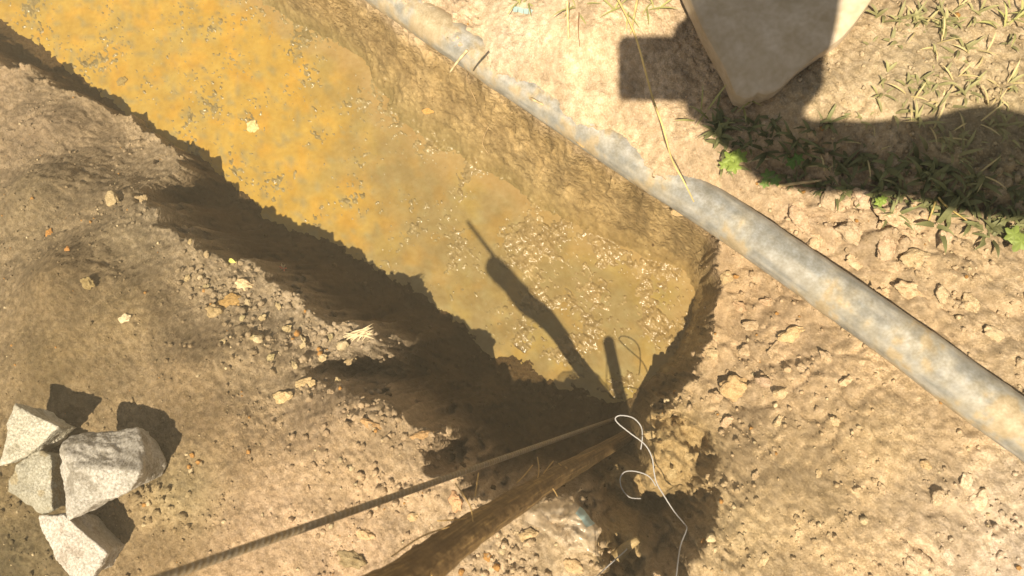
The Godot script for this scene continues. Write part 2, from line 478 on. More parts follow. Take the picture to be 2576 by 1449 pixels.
func build_terrain() -> void:
	for q in pipe_line:
		pipe_pts.append(at(q[0], q[1], q[2]))
	n_big = noise(3.0, 3, 1)
	n_mid = noise(14.0, 3, 2)
	n_fine = noise(90.0, 3, 3)
	n_clod = cells(20.0, 4)
	n_crumb = cells(75.0, 5)
	n_grit = cells(190.0, 6)
	n_warp = noise(22.0, 2, 7)
	n_blot = noise(9.0, 4, 8)
	n_flow = noise(64.0, 4, 9)
	xs = axis(-1.12, 0.52, 0.0026, 60.0)
	zs = axis(-0.70, 0.36, 0.0026, 60.0)
	var nx := xs.size()
	var nz := zs.size()
	hts.resize(nx * nz)
	wet.resize(nx * nz)
	var cols := PackedColorArray()
	cols.resize(nx * nz)
	for j in nz:
		var z := zs[j]
		for i in nx:
			var x := xs[i]
			var k := j * nx + i
			var inside := x > GX0 and x < GX1 and z > GZ0 and z < GZ1
			var wx := n_warp.get_noise_2d(x, z)
			var wz := n_warp.get_noise_2d(x + 37.0, z - 11.0)
			var mid := n_mid.get_noise_2d(x, z)
			var fine := n_fine.get_noise_2d(x, z)
			var df := sample(d_floor, cw, chh, CS, x, z) if inside else 9.0
			var dl := sample(d_lip, cw, chh, CS, x, z) if inside else 9.0
			var base := control(0, x, z)
			var amp_c := control(4, x, z)
			var amp_k := control(5, x, z)
			var c1 := n_clod.get_noise_2d(x + wx * 0.02, z * 1.35 + wz * 0.02) + 1.0
			var c2 := n_crumb.get_noise_2d(x + wx * 0.008, z + wz * 0.008) + 1.0
			var c3 := n_grit.get_noise_2d(x, z) + 1.0
			var clod := sqrt(clampf(c1 * 1.5, 0.0, 1.0)) - 0.75
			var crumb := sqrt(clampf(c2 * 1.7, 0.0, 1.0)) - 0.7
			var grit := sqrt(clampf(c3 * 1.7, 0.0, 1.0)) - 0.7
			var patch := clampf(0.75 + 1.1 * mid + 0.5 * wx, 0.12, 1.4)
			var rough := clod * amp_c * 1.3 * clampf(0.9 + mid, 0.3, 1.3) + crumb * amp_k * 0.85 * patch + grit * (0.0009 + amp_k * 0.22) + fine * 0.0018 + mid * 0.004 + n_big.get_noise_2d(x, z) * 0.012
			# beyond the worked ground the sheet is coarse and keeps only broad swells
			var off := maxf(maxf(-1.12 - x, x - 0.52), maxf(-0.70 - z, z - 0.36))
			if off > 0.0:
				var calm := exp(-off * 4.0)
				rough *= calm
				fine *= calm
				mid = mid * calm + (1.0 - calm) * n_big.get_noise_2d(x * 0.7, z * 0.7) * 0.6
			# the rim wanders with the soil
			var shade_side := smoothstep(0.10, 0.0, x * 0.573 - z * 0.82)  # weight of the left side, where shade is put into the soil colour
			var loose := lerpf(0.6, 1.0, shade_side)
			dl += (mid * 0.014 + wx * 0.009 + fine * 0.005) * loose + crumb * 0.003 * (1.0 if dl < 0.02 else 0.0)
			df += (mid * 0.008 + wz * 0.006 + fine * 0.003) * loose
			var y := base + rough
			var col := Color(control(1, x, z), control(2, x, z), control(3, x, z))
			var w := 0.0
			if df <= 0.0:
				w = 1.0
				y = FLOOR_Y
			elif dl < 0.0:
				var t := df / (df - dl)
				var rise := t
				# left bank, shaped to lie within its shade: steep rim, nearly flat foot
				rise = lerpf(rise, pow(t, 3.2), shade_side)
				w = clampf(1.0 - t * 2.0, 0.0, 1.0) if shade_side < 0.5 else clampf(1.0 - t * 12.0, 0.0, 1.0)
				if shade_side < 0.5:
					rise = lerpf(t * t, t, 0.45)
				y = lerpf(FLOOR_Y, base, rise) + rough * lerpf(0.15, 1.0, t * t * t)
				var wall_tint := Color(0.36, 0.265, 0.135).lerp(Color(0.42, 0.315, 0.17), clampf(0.5 + mid, 0, 1))
				# left wall: trench shade put into the soil colour; right wall left paler
				wall_tint = wall_tint.lerp(Color(0.075, 0.048, 0.022), shade_side)
				col = wall_tint.lerp(col, smoothstep(0.75, 1.0, t))
			if w > 0.0:
				var lumpy := n_flow.get_noise_2d(x, z)
				var blot := n_blot.get_noise_2d(x, z)
				var far := smoothstep(-0.30, 0.06, x - 0.35 * (z + 0.2) + 0.25 * blot)
				var m := lumpy * 0.0026 + blot * 0.0060 + fine * 0.0019 + n_fine.get_noise_2d(x * 2.3, z * 2.3) * 0.0016 + far * 0.0036 - 0.0026 + (0.003 if fine > 0.35 else 0.0)
				y += m * w
				var mudc := Color(0.25, 0.205, 0.095).lerp(Color(0.29, 0.21, 0.09), far)
				col = col.lerp(mudc, w * 0.9)
			if inside and w == 0.0 and x > -0.75 and x < 0.3:
				var pd := pipe_side(x, z)
				var show := lerpf(-0.018, 0.034, smoothstep(-0.12, 0.11, x + 0.03 * mid)) + 0.011 * n_mid.get_noise_2d(x * 2.0, z * 2.0) + 0.006 * fine
				if show < 0.0265 and pd.x > show and pd.x < 0.09:
					var heap := pd.y + sqrt(maxf(0.0, 0.0255 * 0.0255 - show * show)) + 0.001 + 0.002 * fine + 0.003 * mid - 0.02 * smoothstep(0.03, 0.09, pd.x)
					y = maxf(y, lerpf(y, heap, smoothstep(show, show + 0.005, pd.x)))
			# tone varies with the soil noise, darker where it is low
			var tone := 1.0 + 0.16 * mid + 0.22 * fine
			if w < 0.5:
				var pale := clampf(0.5 + 2.4 * n_blot.get_noise_2d(x * 1.7 + 3.0, z * 1.7), 0.0, 1.0)
				tone *= lerpf(0.84, 1.1, pale)
			col = Color(col.r * tone, col.g * tone, col.b * tone)
			hts[k] = y
			wet[k] = w
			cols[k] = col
	# a low ledge and heaps where loose earth has slumped into the pit: u, v, height, radius, rise
	for q in [[1665, 1080, -0.18, 0.035, 0.05], [1690, 1165, -0.14, 0.042, 0.10], [1722, 1105, -0.15, 0.035, 0.08], [1655, 1210, -0.15, 0.024, 0.08], [1562, 1195, -0.18, 0.022, 0.09], [1592, 1225, -0.17, 0.024, 0.09], [1572, 1385, -0.062, 0.026, 0.09], [1545, 1330, -0.09, 0.016, 0.09]]:
		var p := at(q[0], q[1], q[2])
		for j in nz:
			if absf(zs[j] - p.z) > 0.15:
				continue
			for i in nx:
				var d2: float = (Vector2(xs[i] - p.x, zs[j] - p.z)).length_squared() / (q[3] * q[3])
				if d2 < 5.0:
					var k := j * nx + i
					var g := exp(-d2)
					hts[k] = lerpf(hts[k], maxf(hts[k], q[2] + 0.008 * n_fine.get_noise_2d(xs[i], zs[j]) + 0.007 * n_crumb.get_noise_2d(xs[i], zs[j]) + 0.010 * n_mid.get_noise_2d(xs[i] * 2.0, zs[j] * 2.0)), smoothstep(0.15, 0.75, g))
					wet[k] *= 1.0 - g
					cols[k] = cols[k].lerp(Color(0.40, 0.30, 0.165), g)
	# normals and the two meshes that share the sheet's vertices
	var pos := PackedVector3Array()
	var nor := PackedVector3Array()
	pos.resize(nx * nz)
	nor.resize(nx * nz)
	for j in nz:
		var j0 := maxi(j - 1, 0)
		var j1 := mini(j + 1, nz - 1)
		for i in nx:
			var i0 := maxi(i - 1, 0)
			var i1 := mini(i + 1, nx - 1)
			var k := j * nx + i
			pos[k] = Vector3(xs[i], hts[k], zs[j])
			nor[k] = Vector3(-(hts[j * nx + i1] - hts[j * nx + i0]) / (xs[i1] - xs[i0]), 1.0, -(hts[j1 * nx + i] - hts[j0 * nx + i]) / (zs[j1] - zs[j0])).normalized()
	# the faces of the excavation are rough in every direction, not only upwards
	var n_wall := noise(38.0, 4, 19)
	var moved := pos.duplicate()
	for j in range(1, nz - 1):
		for i in range(1, nx - 1):
			var k := j * nx + i
			var n := nor[k]
			if n.y < 0.75 and wet[k] < 0.5:
				var push := smoothstep(0.75, 0.45, n.y)
				moved[k] = pos[k] + n * (0.0045 * push * n_wall.get_noise_3dv(pos[k]))
				var tone := 1.0 + 0.35 * push * n_wall.get_noise_3dv(pos[k] * 1.7 + Vector3(2, 0, 0))
				cols[k] = Color(cols[k].r * tone, cols[k].g * tone, cols[k].b * tone)
	for j in range(1, nz - 1):
		for i in range(1, nx - 1):
			var k := j * nx + i
			if nor[k].y < 0.8:
				nor[k] = (moved[k + nx] - moved[k - nx]).cross(moved[k + 1] - moved[k - 1]).normalized()
	pos = moved
	var dry := PackedInt32Array()
	var mud := PackedInt32Array()
	for j in nz - 1:
		for i in nx - 1:
			var a := j * nx + i
			var to := mud if wet[a] > 0.45 else dry
			for e in [a, a + 1, a + nx + 1, a, a + nx + 1, a + nx]:
				to.append(e)
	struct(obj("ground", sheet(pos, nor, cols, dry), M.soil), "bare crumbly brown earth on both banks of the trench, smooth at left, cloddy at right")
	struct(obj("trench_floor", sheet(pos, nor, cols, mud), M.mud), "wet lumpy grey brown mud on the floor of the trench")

func sheet(pos: PackedVector3Array, nor: PackedVector3Array, cols: PackedColorArray, idx: PackedInt32Array) -> ArrayMesh:
	# keep only the vertices that are used
	var map := PackedInt32Array()
	map.resize(pos.size())
	map.fill(-1)
	var p := PackedVector3Array()
	var n := PackedVector3Array()
	var c := PackedColorArray()
	var out := PackedInt32Array()
	out.resize(idx.size())
	for e in idx.size():
		var k := idx[e]
		if map[k] < 0:
			map[k] = p.size()
			p.append(pos[k])
			n.append(nor[k])
			c.append(cols[k])
		out[e] = map[k]
	var arr := []
	arr.resize(Mesh.ARRAY_MAX)
	arr[Mesh.ARRAY_VERTEX] = p
	arr[Mesh.ARRAY_NORMAL] = n
	arr[Mesh.ARRAY_COLOR] = c
	arr[Mesh.ARRAY_INDEX] = out
	var m := ArrayMesh.new()
	m.add_surface_from_arrays(Mesh.PRIMITIVE_TRIANGLES, arr)
	return m

func find(a: PackedFloat32Array, x: float) -> int:
	return clampi(a.bsearch(x) - 1, 0, a.size() - 2)

func height(x: float, z: float) -> float:
	var i := find(xs, x)
	var j := find(zs, z)
	var fx := clampf((x - xs[i]) / (xs[i + 1] - xs[i]), 0.0, 1.0)
	var fz := clampf((z - zs[j]) / (zs[j + 1] - zs[j]), 0.0, 1.0)
	var nx := xs.size()
	var k := j * nx + i
	return lerpf(lerpf(hts[k], hts[k + 1], fx), lerpf(hts[k + nx], hts[k + nx + 1], fx), fz)

func build_water() -> void:
	var st := start()
	var step := 0.008
	var level := FLOOR_Y + 0.0005
	var nx := int(2.6 / step)
	var nz := int(1.9 / step)
	for j in nz:
		for i in nx:
			var x := -2.1 + i * step
			var z := -1.45 + j * step
			if sample(d_floor, cw, chh, CS, x, z) > 0.03:
				continue
			var q := []
			for e in [[0, 0], [1, 0], [1, 1], [0, 1]]:
				q.append(Vector3(x + e[0] * step, level, z + e[1] * step))
			for e in [0, 1, 2, 0, 2, 3]:
				var p: Vector3 = q[e]
				var b := n_blot.get_noise_2d(p.x * 0.8 + 9.0, p.z * 0.8)
				var far := clampf((p.x + 0.56 - 0.1 * p.z + 0.16 * b) / 0.24, 0.0, 1.0)
				var c := Color(0.37, 0.252, 0.060).lerp(Color(0.225, 0.175, 0.082), smoothstep(0.1, 1.0, far))
				c = c.lerp(Color(0.31, 0.235, 0.075), smoothstep(0.0, 0.4, b) * 0.6)
				c = c.lerp(Color(0.25, 0.21, 0.105), smoothstep(0.12, 0.40, n_flow.get_noise_2d(p.x * 0.6, p.z * 0.6 + 4.0)) * 0.75)
				c = c.lerp(Color(0.44, 0.25, 0.036), smoothstep(0.05, 0.45, n_mid.get_noise_2d(p.x + 5.0, p.z)) * 0.5 * (1.0 - 0.6 * far))
				# silt thickens to plain mud towards the banks
				var shore := smoothstep(-0.055, 0.0, sample(d_floor, cw, chh, CS, p.x, p.z) + 0.02 * n_mid.get_noise_2d(p.x, p.z))
				c = c.lerp(Color(0.30, 0.215, 0.10), shore * smoothstep(0.0, 0.10, p.x * 0.573 - p.z * 0.82) * 0.9)
				st.set_color(c)
				p.y += 0.0006 * n_mid.get_noise_2d(p.x, p.z)
				st.add_vertex(p)
	struct(obj("water", done(st), M.silt_water), "shallow orange silty water lying between the lumps of mud in the trench")

# ---------------------------------------------------------------- things
func build_pipe() -> void:
	var line := []
	for p in pipe_pts:
		line.append(p)
	var pts := spline(line, 420)
	var dust := noise(10.0, 5, 41)
	var dust2 := noise(60.0, 3, 42)
	var scr := noise(30.0, 2, 43)
	var tint := func(p: Vector3, phi: float, i: int) -> Color:
		var along := float(i) / 420.0
		var v := 1.15 * dust.get_noise_3dv(p) + 0.5 * dust2.get_noise_3dv(p) + 0.10 * sin(phi * 1.0)
		var streak := scr.get_noise_2d(phi * 0.45, along * 0.25)
		var plastic := Color(0.30, 0.315, 0.335).lerp(Color(0.44, 0.44, 0.44), clampf(0.5 + streak * 1.6 + v * 0.3, 0, 1))
		var earth := Color(0.52, 0.42, 0.28)
		var cover := smoothstep(0.16, 0.36, v + (0.10 if along < 0.33 else 0.0))
		return plastic.lerp(Color(0.50, 0.475, 0.42), smoothstep(-0.3, 0.25, v) * 0.6).lerp(earth, cover * 0.75)
	var crust := func(i: int, phi: float) -> float:
		var p := pts[i] + Vector3(cos(phi), sin(phi), 0) * 0.03
		return 0.0252 + 0.0006 * smoothstep(0.12, 0.3, dust.get_noise_3dv(p)) + 0.0002 * dust2.get_noise_3dv(p)
	var st := start()
	tube(st, pts, crust, 40, tint)
	tag(obj("water_pipe", done(st), M.pipe_plastic), "long grey blue plastic pipe caked with earth, lying along the trench rim", "pipe")

func build_rebar() -> void:
	var top := at(190, 1530, 0.476)
	var foot := at(1552, 1052, FLOOR_Y)
	foot += (foot - top).normalized() * 0.08
	var n := 1500
	var pts := PackedVector3Array()
	for i in n:
		pts.append(top.lerp(foot, float(i) / (n - 1)))
	var length := top.distance_to(foot)
	var rust := noise(40.0, 3, 51)
	var shape := func(i: int, phi: float) -> float:
		var s := float(i) / n * length / 0.0052 + 0.35 * sin(phi)
		var rib := smoothstep(0.72, 0.92, sin(TAU * s) * 0.5 + 0.5) * absf(cos(phi))
		return 0.00255 + 0.00055 * rib + (0.0004 if absf(sin(phi)) > 0.97 else 0.0)
	var tint := func(p: Vector3, phi: float, i: int) -> Color:
		var s := float(i) / n * length / 0.0052 + 0.35 * sin(phi)
		var rib := smoothstep(0.72, 0.92, sin(TAU * s) * 0.5 + 0.5)
		var c := Color(0.27, 0.235, 0.19).lerp(Color(0.31, 0.23, 0.13), clampf(0.5 + rust.get_noise_3dv(p), 0, 1))
		return c.lerp(Color(0.46, 0.43, 0.40), rib * 0.7)
	var st := start()
	tube(st, pts, shape, 12, tint)
	tag(obj("rebar", done(st), M.steel), "thin ribbed steel rod leaning out of the trench beside the wooden pole", "rebar")

func build_pole() -> void:
	var line := []
	for q in [[1628, 1066, 1.16], [1600, 1085, 1.11], [1500, 1142, 0.95], [1400, 1198, 0.82], [1290, 1268, 0.70], [1176, 1342, 0.615], [1046, 1440, 0.545], [880, 1538, 0.473], [520, 1750, 0.3675]]:
		line.append(at(q[0], q[1], CAM.y - q[2]))
	var n := 420
	var pts := spline(line, n)
	var girth := [0.0085, 0.009, 0.0098, 0.0108, 0.0122, 0.0140, 0.0154, 0.0156, 0.0150]
	var grain := noise(30.0, 3, 61)
	var knots := noise(12.0, 2, 62)
	var shape := func(i: int, phi: float) -> float:
		var f := float(i) / (n - 1) * 8.0
		var k := mini(int(f), 7)
		var r: float = lerpf(girth[k], girth[k + 1], f - k)
		return r * (1.0 + 0.07 * grain.get_noise_2d(phi * 0.04, i * 0.002) + 0.10 * knots.get_noise_3d(cos(phi) * 0.06, sin(phi) * 0.06, i * 0.002))
	var tint := func(p: Vector3, phi: float, i: int) -> Color:
		var g := grain.get_noise_3d(cos(phi) * 0.17, sin(phi) * 0.17, i * 0.0006) * 1.3 + grain.get_noise_3d(cos(phi) * 0.5, sin(phi) * 0.5, i * 0.0015) * 0.7
		var c := Color(0.14, 0.088, 0.04).lerp(Color(0.27, 0.18, 0.085), clampf(0.45 + g * 0.8, 0, 1))
		return c.lerp(Color(0.36, 0.25, 0.11), smoothstep(0.3, 0.6, g))
	var root := thing("wooden_pole", "thick peeled brown wooden pole leaning up out of the trench corner", "pole", pts[32])
	var st := start()
	tube(st, pts, shape, 72, tint)
	var o := obj("shaft", done(st), M.wood, root)
	o.position = -pts[32]
	# the broken branch stub whose split face catches the sun
	st = start()
	var side := at(1424, 1176, -0.03)
	var stub := spline([at(1225, 1330, 0.165), at(1300, 1285, 0.095), at(1365, 1240, 0.03), at(1402, 1207, -0.012), side], 40)
	tube(st, stub, func(i: int, phi: float) -> float: return lerpf(0.0062, 0.0022, pow(float(i) / 39.0, 1.2)) * (1.0 + 0.15 * grain.get_noise_2d(phi * 0.05, i * 0.004)), 14,
		func(p: Vector3, phi: float, i: int) -> Color: return Color(0.20, 0.125, 0.05).lerp(Color(0.38, 0.26, 0.12), clampf(0.5 + grain.get_noise_3d(cos(phi) * 0.15, sin(phi) * 0.15, i * 0.001) * 1.5, 0, 1)))
	o = obj("split_branch", done(st), M.wood, root)
	o.position = -pts[32]
	# loose fibres of bark
	for q in [[[1145, 1215], [1165, 1245], [1185, 1280], [1192, 1345]], [[1195, 1250], [1200, 1215], [1204, 1190]], [[1352, 1150], [1356, 1180], [1352, 1205]], [[1356, 1208], [1372, 1185], [1392, 1160]], [[1300, 1262], [1330, 1235], [1352, 1208]], [[1190, 1290], [1170, 1305], [1100, 1310]], [[1080, 1400], [1083, 1420], [1086, 1449]], [[1300, 1215], [1320, 1195], [1340, 1170]], [[1405, 1165], [1412, 1172], [1420, 1180]], [[1380, 1215], [1395, 1235], [1402, 1248]], [[985, 1400], [1060, 1350], [1130, 1325]]]:
		var k := 0
		var line3 := []
		for e in q:
			# just above the pole's upper side at that place of the picture
			var best := 0.1
			var dist := 1e9
			for s in range(0, n, 4):
				var g := project(pts[s])
				var d: float = (g - Vector2(e[0], e[1])).length()
				if d < dist:
					dist = d
					best = pts[s].y
			line3.append(at(e[0], e[1], best + 0.013 + 0.003 * k))
			k += 1
		st = start()
		tube(st, spline(line3, 14), func(i: int, phi: float) -> float: return 0.0006, 5)
		o = obj("bark_fibre", done(st), M.fibre, root)
		o.position = -pts[32]

func project(p: Vector3) -> Vector2:
	var d := p - CAM
	var c := Vector3(d.dot(cam_basis.x), -d.dot(cam_basis.y), -d.dot(cam_basis.z))
	return Vector2(CX + FOCAL * c.x / c.z, CY + FOCAL * c.y / c.z)

func strand(called: String, line: Array, r: float, m: Material, label: String, category: String, group := "", n := 90) -> MeshInstance3D:
	var p3 := []
	for q in line:
		p3.append(at(q[0], q[1], q[2]) if q.size() > 2 else on(q[0], q[1], r))
	var st := start()
	tube(st, spline(p3, n), func(i: int, phi: float) -> float: return r * (1.0 + 0.12 * sin(i * 1.9 + phi)), 7)
	var o := obj(called, done(st), m)
	tag(o, label, category, group)
	return o

func build_strings() -> void:
	strand("string", [[1697, 1500, 0.01], [1704, 1425, -0.02], [1712, 1372, -0.05], [1727, 1332, -0.07], [1722, 1318, -0.08], [1695, 1285, -0.10], [1668, 1243, -0.10], [1652, 1215, -0.10], [1645, 1185, -0.095], [1640, 1150, -0.09], [1622, 1118, -0.085], [1586, 1090, -0.08], [1556, 1066, -0.075], [1548, 1052, -0.075], [1562, 1045, -0.075], [1592, 1051, -0.08], [1612, 1072, -0.085], [1616, 1098, -0.1], [1612, 1130, -0.11]], 0.00075, M.string,
		"pale grey string hanging across the dark pit with a loop over the pole's foot", "string", "", 200)
	strand("string", [[1650, 1222, -0.11], [1632, 1198, -0.1], [1600, 1186, -0.1], [1572, 1187, -0.095], [1560, 1205, -0.09], [1566, 1232, -0.09], [1585, 1251, -0.1], [1612, 1254, -0.11]], 0.0007, M.string,
		"short curl of pale string right of the pole, below the big loop", "string", "", 80)
	strand("string", [[1470, 1500, 0.19], [1500, 1452, 0.02], [1545, 1410, -0.02], [1576, 1382, -0.042], [1566, 1376, -0.06]], 0.0007, M.string,
		"taut pale string running from the plastic bag down to the dead twig", "string", "", 60)

func rock(called: String, outline: Array, base_y: float, tall: float, tops: Array, c1: Color, c2: Color, label: String, sd: int, grey_side: Color, grow := 1.0, shift := Vector2.ZERO) -> void:
	# flat facets: walls that lean inwards from the outline, and the sloping top faces
	var foot := []
	var mid := Vector3.ZERO
	var mid2 := Vector2.ZERO
	for q in outline:
		mid2 += Vector2(q[0], q[1]) / outline.size()
	outline = outline.map(func(q): return [mid2.x + shift.x + (q[0] - mid2.x) * grow, mid2.y + shift.y + (q[1] - mid2.y) * grow])
	for q in outline:
		# edges towards the middle of the picture show their foot, the others their shoulder
		var out := (Vector2(q[0], q[1]) - mid2).dot(Vector2(1600, 1000) - mid2) / ((Vector2(q[0], q[1]) - mid2).length() * (Vector2(1600, 1000) - mid2).length())
		var w := at(q[0], q[1], base_y + tall * clampf(0.6 - 0.3 * out, 0.5, 0.9))
		foot.append(w)
		mid += w
	mid /= outline.size()
	mid.y = base_y + tall * 0.4
	var planes := []
	for i in foot.size():
		var a: Vector3 = foot[i]
		var b: Vector3 = foot[(i + 1) % foot.size()]
		var e := b - a
		var nn := Vector3(e.z, 0, -e.x).normalized()
		if nn.dot(a - mid) < 0:
			nn = -nn
		nn.y = -0.18
		nn = nn.normalized()
		planes.append([nn, nn.dot(a - mid)])
	for t in tops:
		var nn: Vector3 = Vector3(t[0], t[1], t[2]).normalized()
		var p := at(t[3], t[4], base_y + tall * t[5])
		planes.append([nn, nn.dot(p - mid)])
	planes.append([Vector3.DOWN, mid.y - base_y + 0.01])
	var bump := noise(55.0, 4, sd)
	var wav := noise(14.0, 3, sd + 1)
	var st := start()
	var place := func(dir: Vector3) -> Vector3:
		var r := 9.0
		var second := 9.0
		for pl in planes:
			var dn: float = pl[0].dot(dir)
			if dn > 0.02:
				var v: float = pl[1] / dn
				if v < r:
					second = r
					r = v
				elif v < second:
					second = v
		# worn edges
		var blunt := smoothstep(0.004, 0.0, second - r) * 0.0011
		return dir * (r - blunt + bump.get_noise_3dv(dir * r) * 0.0030 + wav.get_noise_3dv(dir * r) * 0.006)
	var tint := func(p: Vector3) -> Color:
		var v := clampf(0.5 + wav.get_noise_3dv(p * 1.5) * 1.2 + bump.get_noise_3dv(p * 2.0) * 0.6, 0, 1)
		var c := (c1 * Color(1.16, 1.19, 1.30)).lerp(c2 * Color(1.10, 1.14, 1.26), v)
		return c.lerp(grey_side, smoothstep(0.18, 0.34, bump.get_noise_3dv(p * 0.5 + Vector3(3, 1, 2))) * 0.6)
	ball(st, 56, place, tint)
	var o := obj(called, done(st), M.stone)
	o.position = mid
	tag(o, label, "rock", "broken granite rocks in a pile at the lower left")

func build_rocks() -> void:
	rock("granite_rock", [[76, 979], [62, 1022], [116, 1046], [172, 1080], [141, 1129], [98, 1140], [47, 1180], [0, 1159], [-30, 1115], [-5, 1068], [35, 1020]], 0.0, 0.044,
		[[0.02, 1, 0.10, 80, 1090, 1.0], [-0.75, 1, -0.1, 30, 1040, 0.95]], Color(0.50, 0.48, 0.40), Color(0.64, 0.61, 0.52), "pale squarish granite rock at the picture's left edge, uppermost of the four", 71, Color(0.36, 0.34, 0.27), 1.06)
	rock("granite_rock", [[95, 1150], [116, 1140], [150, 1155], [152, 1205], [155, 1262], [120, 1284], [84, 1282], [35, 1266], [8, 1238], [14, 1217], [46, 1180]], -0.01, 0.042,
		[[0.0, 1, -0.05, 90, 1200, 1.0], [-0.3, 1, 0.75, 70, 1255, 0.92], [-0.5, 1, 0.1, 20, 1225, 0.85]], Color(0.34, 0.325, 0.26), Color(0.48, 0.46, 0.38), "dull grey rounded rock wedged under and left of the largest rock", 73, Color(0.42, 0.34, 0.2), 1.08)
	rock("granite_rock", [[123, 1290], [140, 1290], [170, 1305], [192, 1322], [225, 1328], [312, 1328], [290, 1362], [278, 1408], [250, 1455], [176, 1462], [150, 1428], [122, 1414], [102, 1386], [103, 1350], [112, 1312]], -0.01, 0.044,
		[[-0.28, 1, 0.1, 150, 1370, 0.95], [0.12, 1, 0.12, 230, 1380, 0.98], [0.3, 1, -0.3, 270, 1340, 0.95]], Color(0.52, 0.49, 0.44), Color(0.64, 0.60, 0.55), "pale mauve grey rock below the others at the bottom left", 74, Color(0.44, 0.38, 0.34), 1.22, Vector2(2, -24))
	rock("granite_rock", [[174, 1096], [200, 1088], [262, 1078], [318, 1066], [338, 1094], [376, 1168], [372, 1192], [345, 1230], [327, 1250], [197, 1294], [172, 1305], [163, 1262], [144, 1228], [140, 1192], [144, 1158], [158, 1122]], 0.004, 0.064,
		[[-0.62, 1, 0.12, 165, 1190, 0.86], [0.22, 1, 0.16, 260, 1240, 0.95], [0.35, 1, -1.15, 262, 1172, 0.97]], Color(0.42, 0.40, 0.36), Color(0.56, 0.53, 0.48), "largest angular grey granite rock with a dark rough face, in the middle of the pile", 72, Color(0.27, 0.25, 0.22), 1.02)

func make_lumps() -> void:
	for k in 8:
		var st := start()
		var a := noise(0.9, 3, 100 + k)
		var c := cells(1.1, 120 + k)
		var stretch := Vector3(1.0, 0.72 + 0.04 * (k % 3), 0.82)
		ball(st, 10, func(dir: Vector3) -> Vector3: return dir * stretch * (0.86 + 0.42 * a.get_noise_3dv(dir) + 0.22 * (c.get_noise_3dv(dir) + 0.6)))
		lumps.append(done(st))

var tinted := {}
func clod_material(c: Color, gloss := false) -> StandardMaterial3D:
	var key := c.to_html() + str(gloss)
	if not tinted.has(key):
		var m: StandardMaterial3D = M.clod.duplicate()
		m.resource_name = "earth_tone"
		m.vertex_color_use_as_albedo = false
		m.albedo_color = c.linear_to_srgb()
		if gloss:
			m.roughness = 0.35
		tinted[key] = m
	return tinted[key]

# a lump of size w x h picture units lying on the ground
func lump(called: String, u: float, v: float, w: float, h: float, c: Color, label: String, category: String, group := "", sink := 0.35, turn := -1.0, flat := 0.7) -> MeshInstance3D:
	var p := on(u, v)
	var per := (CAM.y - p.y) / FOCAL
	var o := obj(called, lumps[rng.randi() % lumps.size()], clod_material(c))
	var sx := w * per * 0.5
	var sz := h * per * 0.5
	var sy := minf(sx, sz) * flat
	o.scale = Vector3(sx, sy, sz)
	o.rotation = Vector3(rng.randf_range(-0.2, 0.2), rng.randf_range(-0.5, 0.5) if turn < 0 else turn, rng.randf_range(-0.2, 0.2))
	o.position = p + Vector3(0, sy * (1.0 - 2.0 * sink) * 0.7, 0)
	tag(o, label, category, group)
	return o

